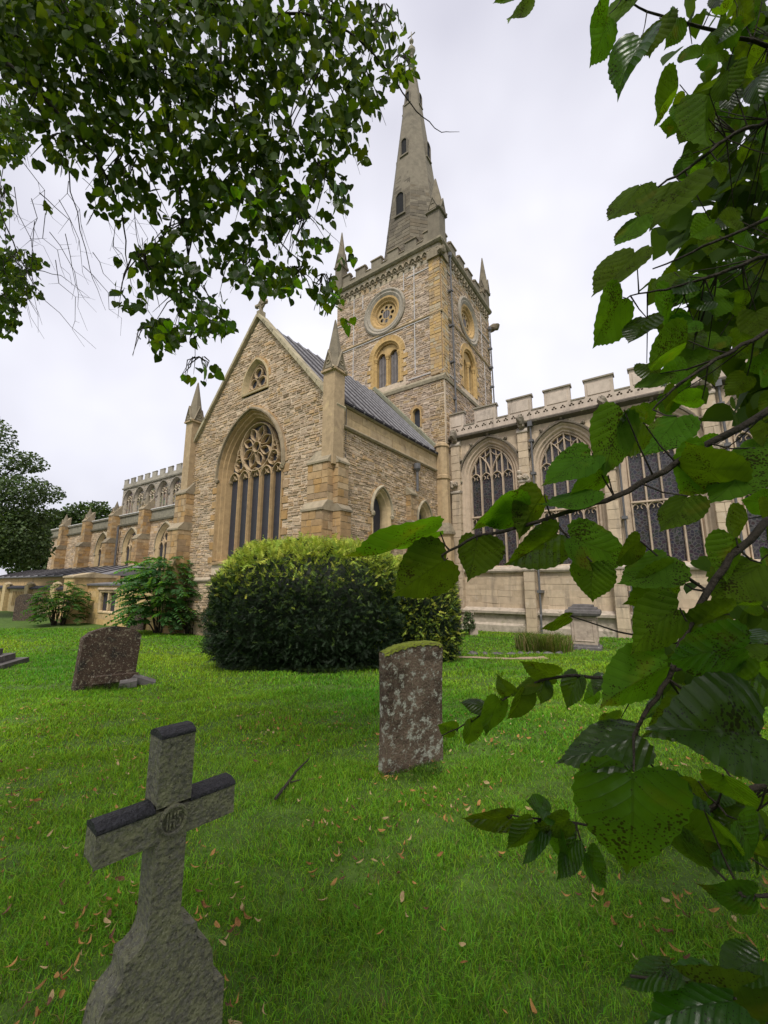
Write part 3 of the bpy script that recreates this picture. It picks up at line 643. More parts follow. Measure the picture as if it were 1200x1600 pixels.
    # arcaded frieze under the cornice
    fz = MB(); nA = 17; du = (u1 - u0 - .6) / nA
    for k in range(nA):
        c0 = u0 + .3 + du * (k + .5); fz.sweep(F, head(c0 - du * .46, c0 + du * .46, COR - .62, .3, 4), .07, .02, .15, col=R.choice(TRIM))
        fz.sweep(F, [(c0 - du * .18, COR - .62), (c0, COR - .48), (c0 + du * .18, COR - .62)], .05, .02, .11, col=R.choice(TRIM))
        fz.lump(F.p(c0 - du * .5, COR - .78, .08), .085, TRIM[1], k)
    fz.build('frieze', M['trim'], CH)
    # battlements
    pr = MB(); pr.box(F, u0, u1, COR + .3, COR + .62, -.3, .0, (.21, .18, .13)); par = pr.build('parapet', M['spire'], CH)
    nm_ = 6; pt = (u1 - u0) / nm_
    for k in range(nm_):
        c0 = u0 + pt * (k + .5); m_ = MB(); m_.box(F, c0 - pt * .3, c0 + pt * .3, COR + .62, COR + 1.12, -.29, -.01, jitc((.20, .172, .124))); m_.mould(F, c0 - pt * .33, c0 + pt * .33, [(COR + 1.12, -.34), (COR + 1.12, .05), (COR + 1.2, .05), (COR + 1.28, -.14), (COR + 1.2, -.34)], TRIM[1]); m_.build('merlon', M['spire'], par)
        if k < nm_ - 1: m_ = MB(); m_.mould(F, c0 + pt * .34, c0 + pt * .66, [(COR + .62, -.34), (COR + .62, .04), (COR + .67, .04), (COR + .74, -.14), (COR + .67, -.34)], TRIM[1]); m_.build('coping', M['trim'], par)
    # pale metal tie strips
    vs_ = [(-6.35, 16.95, 20.3), (-6.35, 13.3, 16.75), (-5.6, 19.3, 20.3), (-2.45, 19.2, 20.4), (-1.72, 16.95, 20.5), (-1.72, 13.5, 16.75)] if F is FT else [(14.9, 17, 20.3), (15.2, 13.4, 16.7)]
    for (u, a, b) in vs_: mb = MB(); mb.box(F, u - .026, u + .026, a, b, .0, .055); mb.build('tie_strip', M['strip'], CH)
    hs_ = [(-7.86, -6.0, 18.75), (-2.25, .0, 19.95), (-7.8, 0, 16.72), (-2.2, .0, 13.25)] if F is FT else [(8.75, 10.2, 19.95), (8.75, 10.6, 13.25), (14.2, 16.5, 18.8)]
    for (a, b, v) in hs_: mb = MB(); mb.box(F, a, b, v - .026, v + .026, .0, .06); mb.build('tie_strip', M['strip'], CH)
# slit window low on the tower
FL = Fr(FT.o + FT.N * .14, FT.U, N=FT.N)
sw = MB(); surround(sw, FL, -1.62, .2, 10.15, 11.05, .22, [(.12, .0), (.12, .04), (.04, .04), (0, -.16)], (.43, .29, .13)); swo = sw.build('slit_window', M['ashlar'], CH)
p_ = MB(); p_.face([FL.p(u - 1.62, v, -.15) for u, v in arch(.22, 10.1, 11.05, .24)]); p_.build('pane', M['glassd'], swo)
jambs('tower_wall_a', FL, -1.62, .2, 10.1, 11.05, .22, .11, (.06, .2), .03, GOLD, step=.22)
# corner pilasters of warm blocks
for F, u in ((FT, -.36), (RT, 9.12)):
    key = 'pilaster_%s' % u; c = MB(); c.box(F, u - .34, u + .34, LOW + .3, COR - .6, -.05, .06, GOLD[0]); KEYS[key] = c.build('corner_pilaster', M['ashlar'], CH)
    FF = Fr(F.o + F.N * .06, F.U, N=F.N); fill(key, FF, LOW + .3, COR - .6, lambda v: (u - .36, u + .36), h=(.16, .26), w=(.2, .4), joint=.012, proud=(.01, .03), pal=[(.42, .29, .14), (.46, .31, .13), (.37, .27, .16), (.40, .33, .22)], mt='ashlar', name='ashlar_block')
    c = MB(); c.prism(F, [(u - .4, COR - 1.0), (u + .4, COR - 1.0), (u + .4, COR - .62), (u, COR - .35), (u - .4, COR - .62)], .0, .2, TRIM[1]); c.build('pilaster_cap', M['trim'], CH)
# rest of the tower shell, roof deck
mb = MB(); B_ = Fr((0, 0, 0), (1, 0, 0)); mb.face([(TX0, TY1, -1), (TX1, TY1, -1), (TX1, TY1, 22), (TX0, TY1, 22)]); mb.face([(TX0, TY0, -1), (TX0, TY1, -1), (TX0, TY1, 22), (TX0, TY0, 22)])
mb.face([(TX0, TY0, COR + .25), (TX1, TY0, COR + .25), (TX1, TY1, COR + .25), (TX0, TY1, COR + .25)]); mb.build('tower_shell', M['mortar'], CH)
for F, u0, u1 in ((Fr((TX0, 0, 0), (0, 1, 0), N=(-1, 0, 0)), TY0, TY1), (Fr((0, TY1, 0), (1, 0, 0), N=(0, 1, 0)), TX0, TX1)):
    pr = MB(); pr.box(F, u0, u1, COR, COR + .62, -.3, .02, (.21, .18, .13)); par = pr.build('parapet', M['spire'], CH); pt = (u1 - u0) / 6
    for k in range(6): c0 = u0 + pt * (k + .5); m_ = MB(); m_.box(F, c0 - pt * .3, c0 + pt * .3, COR + .62, COR + 1.22, -.29, -.01, jitc((.20, .172, .124))); m_.build('merlon', M['spire'], par)
for x_, y_, zs, zt in ((TX0 + .15, TY0 + .15, 23.4, 26.4), (TX1 - .2, TY1 - .2, 22.9, 26.0), (TX0 + .2, TY1 - .2, 22.4, 25.2), (TX1 - .3, TY0 + .3, 23.6, 26.2)):
    pinnacle(x_, y_, COR + .3, zs, zt, .55 if x_ > -1 and y_ < 12 else .42, col=(.17, .145, .105), pal=SPIRE, mt='spire')
# spire
CX, CY = -3.93, 12.67; ZB, ZT, RB = 21.6, 44.2, 2.75
key = 'spire'; sp_ = MB(); sp_.loft((CX, CY), [(ZB, RB - .03), (ZT, .1)], 8, math.pi / 8, SPIRE[1]); spo = sp_.build('spire', M['spire'], CH); KEYS[key] = spo; tag(spo, 'tall octagonal stone spire')
ap = RB * math.cos(math.pi / 8); hwid = RB * math.sin(math.pi / 8)
for k in range(8):
    a = -math.pi / 2 + k * math.pi / 4
    N2 = Vector((math.cos(a), math.sin(a), 0)); U2 = Vector((-math.sin(a), math.cos(a), 0)); base = Vector((CX, CY, ZB)) + N2 * ap; tip = Vector((CX, CY, ZT))
    V2 = (tip - base).normalized(); ln = (tip - base).length; F = Fr(base, U2, V=V2, N=U2.cross(V2))
    if k in (0, 1, 2, 7, 3, 6): fill(key, F, 0, ln - .5, lambda v: (-hwid * (1 - v / ln), hwid * (1 - v / ln)), h=(.26, .36), w=(.4, .8), joint=.02, proud=(.006, .022), pal=[(.118, .10, .072), (.142, .12, .085), (.098, .083, .06), (.155, .132, .093), (.13, .105, .07)], jit=.003, mt='spire', name='spire_block', bev=.006)
    if k % 2 == 0:
        for (z, hh, ww) in ((27.2, 2.0, .36), (32.9, 1.6, .27), (38.3, 1.25, .19)):
            v = (z - ZB) / (ZT - ZB) * ln; l = MB()
            Fv = Fr(F.p(0, v, 0), U2, N=N2); tilt = hh * ap / (ZT - ZB)
            outl = sh(arch(ww, 0, hh * .72, ww * 1.1, .0, 5), 0)
            l.sweep(Fv, outl, .1, -tilt - .05, .1, col=SPIRE[2], front=.9); l.box(Fv, -ww - .1, ww + .1, -.12, 0, -.2, .14, SPIRE[3])
            lo = l.build('spire_light', M['spire'], spo); p_ = MB(); p_.face([Fv.p(u, v_, .03) for u, v_ in outl]); p_.build('backing', M['dark'], lo)
mb = MB(); mb.loft((CX, CY), [(43.7, .13), (43.8, .22), (43.9, .12), (44.1, .1), (44.3, .28), (44.5, .33), (44.7, .22), (44.8, .08), (45.2, .05), (45.3, .16), (45.42, .19), (45.55, .1), (45.6, .04), (46.4, .025)], 8, 0, (.3, .27, .2)); mb.box(Fr((CX, CY, 0), (1, 0, 0)), -.35, .35, 46.0, 46.06, -.03, .03, (.2, .19, .15)); mb.build('spire_finial', M['spire'], CH)
# rainwater pipes with brackets on the tower
for b_, z0, z1 in ((9.75, 9.5, 20.9), (16.2, 12.3, 19.6)):
    mb = MB(); mb.tube([RT.p(b_, z0, .28), RT.p(b_, z1, .2)], .05, 8); mb.loft((TX1 + .18, b_), [(z1, .07), (z1 + .1, .14), (z1 + .3, .15)], 6)
    for k in range(5): z = z0 + (z1 - z0) * k / 5; mb.box(RT, b_ - .09, b_ + .09, z, z + .12, 0, .3)
    mb.build('downpipe', M['iron'], CH)
mb = MB(); mb.lump((TX1 + .35, TY1 + .1, 20.1), .34, TRIM[1], 9, (1.6, .8, .8)); mb.build('gargoyle', M['spire'], CH)
mb = MB(); mb.lump((TX1 + .2, TY0 - .1, 20.6), .3, TRIM[1], 8, (1, 1, .9)); mb.build('gargoyle', M['spire'], CH)

# ---- chancel: tall four-light windows between shafts, pierced battlements
C_ = Fr((0, 9.1, 0), (1, 0, 0), N=(0, -1, 0))
CW = [dict(uc=2.27 + 3.5 * k, w=1.12, sill=2.4, spring=6.95, rise=1.52) for k in range(5)]
CE = 19.8
wall('chancel_wall', C_, [(.1, -1), (CE, -1), (CE, 9.2), (.1, 9.2)], [sh(arch(q['w'], q['sill'], q['spring'], q['rise'], .42, sill_off=.05), q['uc']) for q in CW])
PB = dict(h=(.3, .42), w=(.5, 1.0), joint=.006, proud=(.003, .008), pal=PALE, jit=.002, mt='pale', name='ashlar_block', bev=.005)
fill('chancel_wall', C_, 2.2, 9.1, lambda v: (.1, CE), [hole(q['uc'], q['w'], q['sill'] - .05, q['spring'], q['rise'], .4) for q in CW], **PB)
PB2 = dict(PB); PB2.update(h=(.22, .34), w=(.5, 1.1), proud=(.003, .02), jit=.006)
fill('chancel_wall', C_, -.9, 2.2, lambda v: (.1, CE), **PB2)
pc = (.47, .37, .27)
def perp(F, q, win, n0, n1, col):
    uc, w, sill, sp, rise = q['uc'], q['w'], q['sill'], q['spring'], q['rise']; lw = w / 2; t = MB()
    R_ = (w * w + rise * rise) / (2 * w)
    top = lambda u: sp + math.sqrt(max(0, R_ ** 2 - (abs(u) + R_ - w) ** 2))
    lo = MB()
    for base, rs, t_ in ((sp - .12, .34, t), (4.62, .24, lo)):
        for i in range(4):
            u0 = uc - w + lw * i; t_.sweep(F, head(u0 + .02, u0 + lw - .02, base, rs), .06, n0, n1 - .02, col=col)
            for s in (-1, 1): t_.sweep(F, arc((u0 + lw / 2 + s * lw * .27, base + .09), .1, 90 + s * 10, 90 + s * 150, 4), .035, n0, n1 - .05, col=col)
    lo.sweep(F, [(uc - w, 4.9), (uc + w, 4.9)], .11, n0, n1 + .02, col=col); lo.build('transom', M['pale'], win)
    for i in range(4):
        u = -w + lw * (i + .5); tp = top(u)
        if tp > sp + .45: t.sweep(F, [(uc + u, sp + .2), (uc + u, tp)], .05, n0, n1 - .03, col=col)
        for s in (-1, 1):
            uu = u + s * lw / 4
            for hh in (.92,):
                if top(abs(uu) + lw / 4) > sp + hh + .05: t.sweep(F, head(uu - lw / 4 + .01, uu + lw / 4 - .01, sp + hh - .1, .16, 3), .04, n0, n1 - .03, col=col)
    for s in (-1, 1): # the two sub-arches that branch from the middle
        t.sweep(F, [(uc, sp - .1), (uc + s * .06, sp + .35), (uc + s * .2, sp + .7), (uc + s * .42, sp + 1.02), (uc + s * .62, min(top(.62), sp + 1.2))], .065, n0, n1, col=col)
        t.sweep(F, [(uc + s * w, sp), (uc + s * (w - .08), sp + .35), (uc + s * (w - .25), sp + .7), (uc + s * .62, sp + 1.15)], .05, n0, n1 - .01, col=col)
        t.sweep(F, [(uc + s * .02, sp + 1.3), (uc + s * .2, sp + 1.12), (uc + s * .42, sp + 1.02)], .045, n0, n1 - .02, col=col)
    t.sweep(F, sh(arch(w - .02, sill, sp, rise), uc), .07, n0, n1, col=col)
    t.build('tracery', M['pale'], win)
ords = ['nearest the tower', 'second from the tower', 'third from the tower', 'fourth from the tower', 'fifth from the tower']
for k, q in enumerate(CW):
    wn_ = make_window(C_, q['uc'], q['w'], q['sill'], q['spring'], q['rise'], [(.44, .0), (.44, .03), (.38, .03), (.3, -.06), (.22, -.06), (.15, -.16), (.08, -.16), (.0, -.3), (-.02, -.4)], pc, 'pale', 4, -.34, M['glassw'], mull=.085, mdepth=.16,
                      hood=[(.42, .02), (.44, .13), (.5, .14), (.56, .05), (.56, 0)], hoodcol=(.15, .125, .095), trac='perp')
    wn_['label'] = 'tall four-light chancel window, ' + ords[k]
    perp(C_, q, wn_, -.34, -.18, pc)
    A = arch(q['w'], q['spring'], q['spring'], q['rise'], .62, 9)[1:-1]
    for i in (3, 6, 9, 12, 15): cr = MB(); cr.lump(C_.p(q['uc'] + A[i][0], A[i][1], .1), .1, (.17, .14, .105), i); cr.build('crocket', M['trim'], wn_)
for k in range(-1, 5):
    uc_ = .52 if k < 0 else 4.02 + 3.5 * k
    bo = buttress(C_, uc_, .46, [(2.2, .52), (6.3, .34), (8.75, .24)] if k >= 0 else [(6.2, .3), (8.75, .24)], pal=PALE, mt='pale', cap=[(.36, .31, .25)], blk=(.34, .44))
    gq = MB(); gq.lump(C_.p(uc_, 9.3, .34), .24, (.2, .17, .13), k + 9, (.9, 1.3, 1.2)); gq.lump(C_.p(uc_, 9.05, .25), .18, (.24, .2, .15), k + 20); gq.build('gargoyle', M['trim'], CH)
    gq = MB(); 
    for j in range(5): gq.lump(C_.p(uc_ + R.uniform(-.22, .22), 6.55 + R.uniform(-.12, .2), .36), .13, (.42, .35, .27), j + 31)
    gq.build('carved_boss', M['pale'], CH)
def long_mould(F, u0, u1, sec, col, name, mt):
    m_ = MB(); m_.mould(F, u0, u1, sec, col); return m_.build(name, M[mt], CH)
long_mould(C_, .1, CE, [(9.02, -.05), (9.06, .06), (9.16, .28), (9.24, .30), (9.3, .26), (9.36, .05), (9.36, -.3)], (.12, .10, .08), 'cornice', 'trim')  # near-black colour paints in the shadow line under the cornice
long_mould(C_, .1, CE, [(2.1, -.05), (2.12, .14), (2.2, .18), (2.28, .16), (2.4, .02), (2.4, -.05)], (.40, .34, .27), 'string_course', 'trim')
long_mould(C_, .1, CE, [(-1, -.02), (-1, .34), (-.28, .34), (-.18, .24), (.22, .24), (.25, .4), (.36, .42), (.5, .06), (.5, -.02)], (.40, .34, .27), 'plinth', 'trim')
pr = MB(); hol = []
u = .5
while u < CE - .3:
    hol.append(circ((u, 9.62), .055, 6)); hol.append(circ((u + .13, 9.62), .05, 6)); hol.append(circ((u + .065, 9.70), .05, 6)); u += .38
pr.plate(C_, [(.1, 9.36), (CE, 9.36), (CE, 9.82), (.1, 9.82)], hol, .04, -.02, (.48, .4, .32)); pr.box(C_, .1, CE, 9.36, 9.82, -.3, -.02, (.2, .17, .14))
par = pr.build('parapet', M['pale'], CH)
k = -2
while 3.9 + 1.75 * k < CE:
    c0 = 3.9 + 1.75 * k; a, b = max(c0 - .57, .12), c0 + .57
    m_ = MB(); m_.box(C_, a, b, 9.82, 10.6, -.28, .0, jitc((.48, .4, .32))); m_.box(C_, a + .12, b - .12, 9.9, 10.42, -.02, .03, jitc((.5, .42, .34)))
    m_.mould(C_, a - .05, b + .05, [(10.6, -.34), (10.6, .07), (10.67, .07), (10.76, -.13), (10.67, -.34)], (.27, .235, .18)); m_.build('merlon', M['pale'], par)
    m_ = MB(); m_.mould(C_, c0 + .58, c0 + 1.17, [(9.82, -.34), (9.82, .07), (9.88, .07), (9.95, -.13), (9.88, -.34)], (.27, .235, .18)); m_.build('coping', M['trim'], par); k += 1
for u_ in (4.42, 7.9, 11.4):
    mb = MB(); mb.tube([C_.p(u_, 9.1, .25), C_.p(u_, 8.8, .2), C_.p(u_, 2.6, .16), C_.p(u_, 2.2, .42), C_.p(u_, .3, .42), C_.p(u_, .2, .5), C_.p(u_, -.6, .5)], .045, 8); mb.box(C_, u_ - .1, u_ + .1, 8.95, 9.2, .1, .32)
    for z in (8.2, 6.6, 4.2, 1.2): mb.box(C_, u_ - .1, u_ + .1, z, z + .12, 0, .26 if z > 2.3 else .5)
    mb.build('downpipe', M['iron'], CH)
mb = MB(); mb.face([(.1, 9.3, 9.6), (CE, 9.3, 9.6), (CE, 17, 9.6), (.1, 17, 9.6)]); mb.face([(CE, 9.1, -1), (CE, 17, -1), (CE, 17, 9.7), (CE, 9.1, 9.7)]); mb.build('chancel_roof', M['lead'], CH)

# ---- nave: aisle with windows and buttresses, clerestory above
A_ = Fr((0, 4.5, 0), (1, 0, 0), N=(0, -1, 0)); N_ = Fr((0, 9.0, 0), (1, 0, 0), N=(0, -1, 0))
AW = [dict(uc=-19.7 - 5.08 * k, w=.95, sill=1.7, spring=4.2, rise=1.35) for k in range(3)]
wall('aisle_wall', A_, [(-42.4, -1), (-8.9, -1), (-8.9, 6.15), (-42.4, 6.15)], [sh(arch(q['w'], q['sill'], q['spring'], q['rise'], .3, sill_off=.05), q['uc']) for q in AW])
fill('aisle_wall', A_, 1.2, 6.1, lambda v: (-42.4, -15), [hole(q['uc'], q['w'], q['sill'], q['spring'], q['rise'], .3) for q in AW], h=(.14, .22), w=(.3, .6))
for k, q in enumerate(AW):
    wn_ = make_window(A_, q['uc'], q['w'], q['sill'], q['spring'], q['rise'], [(.3, 0), (.3, .05), (.22, .05), (.1, -.05), (0, -.12), (-.02, -.2)], (.44, .33, .18), 'ashlar', 3, -.17, M['glassd'], mull=.1, mdepth=.1, hood=[(.28, .02), (.3, .12), (.36, .12), (.42, 0)])
    wn_['label'] = 'pointed three-light aisle window, %s from the transept' % ('first', 'second', 'third')[k]
    t = MB()
    for i in range(3): u0 = q['uc'] - .95 + .633 * i; t.sweep(A_, head(u0, u0 + .63, 4.1, .45), .09, -.17, -.06, col=tc_)
    t.build('tracery', M['ashlar'], wn_); t = MB(); t.sweep(A_, circ((q['uc'], 4.84), .34, 12), .09, -.17, -.06, closed=True, col=tc_); t.build('tracery_ring', M['ashlar'], wn_); t = MB()
    for s in (-1, 1): t = MB(); t.sweep(A_, [(q['uc'] + s * .3, 4.2), (q['uc'] + s * .5, 4.7), (q['uc'] + s * .2, 5.3)], .08, -.17, -.06, col=tc_); t.build('tracery_bar', M['ashlar'], wn_)
long_mould(A_, -42.4, -8.9, [(6.1, 0), (6.12, .15), (6.24, .2), (6.3, .05), (6.86, .05), (6.88, .14), (6.98, .14), (7.06, -.1), (7.0, -.3), (6.1, -.3)], (.22, .2, .15), 'parapet', 'trim')
long_mould(A_, -42.4, -8.9, [(6.985, .1), (6.985, .17), (7.05, .17), (7.07, .1)], (.6, .58, .55), 'parapet_coping', 'pale')
for u_ in (-22.3, -27.4, -32.7, -38.2):
    buttress(A_, u_, .75, [(2.6, 1.1), (4.8, .85), (7.0, .6)]); pinnacle(A_.p(u_, 0, .25).x, A_.p(u_, 0, .25).y, 6.9, 7.3, 8.25, .3)
mb = MB(); mb.tube([A_.p(-26.7, 6.1, .25), A_.p(-26.7, 1, .2)], .08, 6); mb.build('downpipe', M['iron'], CH)
mb = MB(); mb.face([(-42.4, 4.6, 6.95), (-8.9, 4.6, 6.95), (-8.9, 9, 8.5), (-42.4, 9, 8.5)]); mb.face([(-42.4, 4.5, -1), (-42.4, 12, -1), (-42.4, 12, 7), (-42.4, 4.5, 6.9)]); mb.build('aisle_roof', M['lead'], CH)
KW = [dict(uc=-25.07 - 2.33 * k, w=.86, sill=8.75, spring=10.15, rise=.98) for k in range(6)]
wall('clerestory_wall', N_, [(-38.3, 7), (-7.86, 7), (-7.86, 11.6), (-38.3, 11.6)], [sh(arch(q['w'], q['sill'], q['spring'], q['rise'], .18, sill_off=.0), q['uc']) for q in KW])
fill('clerestory_wall', N_, 8.6, 11.55, lambda v: (-38.3, -23), [hole(q['uc'], q['w'], q['sill'], q['spring'], q['rise'], .18) for q in KW], h=(.16, .26), w=(.3, .6), pal=[(.36, .32, .26), (.4, .35, .28), (.33, .3, .25)])
M['glasst'] = glass_mat('tan_leaded_glass', (.28, .22, .14), scale=3)
for k, q in enumerate(KW):
    wn_ = make_window(N_, q['uc'], q['w'], q['sill'], q['spring'], q['rise'], [(.2, 0), (.2, .05), (.14, .05), (.04, -.1), (0, -.22)], (.36, .31, .24), 'trim', 3, -.2, M['glasst'], mull=.1, mdepth=.12, hood=[(.18, .02), (.2, .12), (.28, .12), (.3, 0)], hoodcol=(.24, .21, .17))
    t = MB()
    for i in range(3): u0 = q['uc'] - .86 + .573 * i; t.sweep(N_, head(u0, u0 + .57, 9.95, .35, 4), .08, -.2, -.1, col=(.42, .35, .25))
    for s in (-.3, .3): t.sweep(N_, circ((q['uc'] + s, 10.55), .16, 8), .07, -.2, -.1, closed=True, col=(.42, .35, .25))
    t.build('tracery', M['pale'], wn_)
long_mould(N_, -38.3, -7.86, [(11.5, 0), (11.52, .14), (11.64, .18), (11.7, .03), (12.05, .03), (12.05, -.16), (11.5, -.16)], (.33, .3, .24), 'parapet', 'spire')
for k in range(14):
    c0 = -38.3 + .4 + 1.5 * k; m_ = MB(); m_.box(N_, c0 - .36, c0 + .4, 12.05, 12.55, -.15, .02, jitc((.34, .31, .25))); m_.mould(N_, c0 - .39, c0 + .43, [(12.55, -.17), (12.55, .04), (12.6, .04), (12.66, -.06), (12.6, -.17)], (.3, .27, .21)); m_.build('merlon', M['spire'], CH)
mb = MB(); mb.face([(-38.3, 9.2, 11.9), (-7.86, 9.2, 11.9), (-7.86, 16.4, 11.9), (-38.3, 16.4, 11.9)]); mb.face([(-38.3, 9, -1), (-38.3, 16.4, -1), (-38.3, 16.4, 12), (-38.3, 9, 12)]); mb.build('nave_roof', M['lead'], CH)
# far side wall of the transept
wall('transept_wall_far', S2, [(0, -1), (8.75, -1), (8.75, 8), (0, 8)], [])

# ---- low vestry of golden stone in the corner by the transept, walled court beyond
VE = empty('stone_vestry', CH.location, -math.radians(34.824))
tag(VE, 'low golden stone vestry with square two-light window beside the transept', 'vestry')
V_ = Fr((0, -.15, 0), (1, 0, 0), N=(0, -1, 0)); YG = [(.50, .35, .15), (.47, .32, .13), (.53, .38, .18), (.45, .32, .16)]
mb = MB(); mb.plate(V_, [(-19.2, -1), (-10.2, -1), (-10.2, 1.55), (-19.2, 1.55)], [[(-16.95, .12), (-15.05, .12), (-15.05, 1.12), (-16.95, 1.12)]], 0, -.3, (.5, .36, .17)); vw = mb.build('wall', M['ashlar'], VE); KEYS['vest'] = vw
sq = lambda v: (-16.97, -15.03) if .1 < v < 1.14 else None
fill('vest', V_, -.9, 1.5, lambda v: (-19.2, -10.2), [sq], h=(.24, .34), w=(.4, .9), joint=.006, proud=(.003, .01), pal=YG, jit=.002, mt='ashlar', name='ashlar_block', bev=.005)
mb = MB(); mb.sweep(V_, [(-17.02, .06), (-14.98, .06), (-14.98, 1.18), (-17.02, 1.18)], .16, -.1, .04, closed=True, col=(.5, .38, .22)); mb.box(V_, -16.07, -15.93, .1, 1.14, -.18, .0, (.5, .38, .22)); mb.mould(V_, -17.25, -14.75, [(1.24, 0), (1.26, .1), (1.34, .1), (1.42, 0)], (.42, .32, .2)); wn_ = mb.build('window', M['ashlar'], VE)
for a, b in ((-16.95, -16.05), (-15.95, -15.05)):
    mb = MB(); mb.face([V_.p(a, .12, -.15), V_.p(b, .12, -.15), V_.p(b, 1.12, -.15), V_.p(a, 1.12, -.15)]); mb.build('pane', M['glassd'], wn_)
mb = MB(); mb.mould(V_, -19.2, -10.2, [(1.5, -.1), (1.5, .12), (1.6, .14), (1.68, -.8), (1.74, -4.4), (1.5, -4.4)]); mb.build('roof', M['leadpale'], VE)
mb = MB(); mb.box(V_, -20.2, -18.7, -1, 1.95, -1.4, .75, (.5, .36, .17)); mb.mould(V_, -20.3, -18.6, [(1.95, -1.45), (1.95, .83), (2.03, .83), (2.25, -.2), (2.03, -1.45)], (.4, .32, .2)); mb.mould(V_, -20.32, -18.58, [(-1, -1.45), (-1, .95), (-.35, .95), (-.2, .78), (-.2, -1.45)], (.42, .3, .15)); pier = mb.build('pier', M['ashlar'], VE); KEYS['vpier'] = pier
fill('vpier', Fr(V_.p(0, 0, .75), (1, 0, 0), N=(0, -1, 0)), -.2, 1.93, lambda v: (-20.2, -18.7), h=(.28, .4), w=(.5, .8), joint=.006, proud=(.003, .008), pal=YG, jit=.002, mt='ashlar', name='ashlar_block', bev=.005)
mb = MB(); V3 = Fr((0, 1.4, 0), (1, 0, 0), N=(0, -1, 0)); mb.box(V3, -46, -19.5, -1, 2.1, -.4, 0, (.48, .34, .16)); mb.build('wall', M['ashlar'], VE)
mb = MB()
mb.mould(V3, -46, -19.5, [(2.1, -.1), (2.1, .25), (2.2, .27), (2.95, -2.6), (2.1, -2.6)]); mb.build('roof', M['leadpale'], VE)
sv = math.atan2(.75, 2.87); RV = Fr(V3.p(0, 2.2, .27), (1, 0, 0), V=(0, 2.87, .75), N=(0, -.75, 2.87))
for k in range(14): m_ = MB(); m_.sweep(RV, [(-45 + 1.8 * k, 0), (-45 + 1.8 * k, 2.9)], .1, -.02, .07); m_.build('lead_roll', M['lead'], VE)
CW_ = empty('courtyard_wall', CH.location, -math.radians(34.824)); tag(CW_, 'low ribbed golden wall with pilasters and coping in front of the vestry range', 'wall')
V4 = Fr((0, .35, 0), (1, 0, 0), N=(0, -1, 0))
mb = MB(); mb.box(V4, -44, -20.25, -1, 1.2, -.35, 0, (.44, .34, .18)); mb.build('wall', M['ashlar'], CW_)
mb = MB(); mb.mould(V4, -44, -20.25, [(1.2, -.4), (1.2, .22), (1.3, .22), (1.45, -.1), (1.3, -.4)]); mb.build('coping', M['lead'], CW_)
for u_ in (-42, -36.2, -30.6, -25.2):
    mb = MB(); mb.box(V4, u_ - .4, u_ + .4, -1, 1.5, -.2, .3, (.5, .38, .2)); mb.lump(V4.p(u_, 1.5, .05), .5, (.42, .33, .2), 2, (1, .6, .45)); mb.build('pilaster', M['ashlar'], CW_)
    for j in range(7): mb = MB(); mb.box(V4, u_ + 1.5 + j * .4, u_ + 1.68 + j * .4, -.1, 1.0, 0, .07, (.40, .29, .14)); mb.build('rib', M['ashlar'], CW_)

# ---- the stones that show largest stand singly, the rest of each wall's stones are one part
POOL.sort(key=lambda q: -q[0]); cnt = {}; rest = {}
LIM = {'stone': 300, 'ashlar_block': 300, 'spire_block': 200}
for size, key, vs, fs, col, mt, name in POOL:
    if cnt.get(name, 0) < LIM[name]:
        cnt[name] = cnt.get(name, 0) + 1; m_ = MB(); m_.v = vs; m_.f = fs; m_.c = [col] * len(fs); m_.build(name, M[mt], KEYS[key])
    else:
        m_ = rest.setdefault((key, mt), MB()); i = len(m_.v); m_.v.extend(vs); m_.f.extend([tuple(i + k for k in f) for f in fs]); m_.c.extend([col] * len(fs))
for (key, mt), m_ in rest.items(): o = m_.build('stonework', M[mt], KEYS[key]); o['kind'] = 'stuff'

# ------------------------------------------------------------------ gravestones
def bevel(o, w=.008, seg=2):
    b = o.modifiers.new('bevel', 'BEVEL'); b.width = w; b.segments = seg; b.limit_method = 'ANGLE'; b.angle_limit = math.radians(40)
def slab(outline, n0, n1, name, mt, parent, sub=None, rough=.0, seed=1, cuts=0):
    mb = MB(); F = Fr((0, 0, 0), (1, 0, 0), N=(0, -1, 0)); mb.prism(F, outline, n0, n1); o = mb.build(name, M[mt], parent); bevel(o, .01); return o
# stone cross on a shouldered base, close by
ax = Vector((.667, .745, 0)).normalized()
cx = empty('cross_headstone', (-.716, 1.5, gz(-.716, 1.5)), math.atan2(ax.y, ax.x)); cx.rotation_euler = (math.radians(-1.5), math.radians(.5), math.atan2(ax.y, ax.x))
tag(cx, 'lichened stone cross with dark wet arms on a shouldered base, nearest the camera', 'gravestone')
F = Fr((0, 0, 0), (1, 0, 0), N=(0, -1, 0)); z0 = -gz(-.716, 1.5)
sw_, ah, zt, za = .047, .05, 1.135, .868
fl = [(sw_ + .14 * (1 - math.cos(t)) , .40 + .26 * (1 - math.sin(t))) for t in [math.radians(a) for a in (0, 18, 36, 54, 72, 90)]]
fl = [(sw_, .60), (sw_ + .005, .575), (sw_ + .016, .553), (sw_ + .036, .54), (.105, .538), (.108, .488), (.118, .484), (.145, .465), (.162, .43), (.170, .38), (.171, .332), (.212, .326), (.214, -.15)]
out = [(sw_, za - ah)] + fl; body = out + [(-u, v) for u, v in out[::-1]]
shaft = slab(body, -.052, .052, 'shaft', 'cross', cx)
for o_, nm in ((slab([(-.215, za - ah), (.215, za - ah), (.215, za + ah - .012), (-.215, za + ah - .012)], -.05, .05, 'arm', 'cross', cx), 'a'), (slab([(-.055, za + ah), (.055, za + ah), (.055, zt - .012), (-.055, zt - .012)], -.05, .05, 'head', 'cross', cx), 'b')): pass
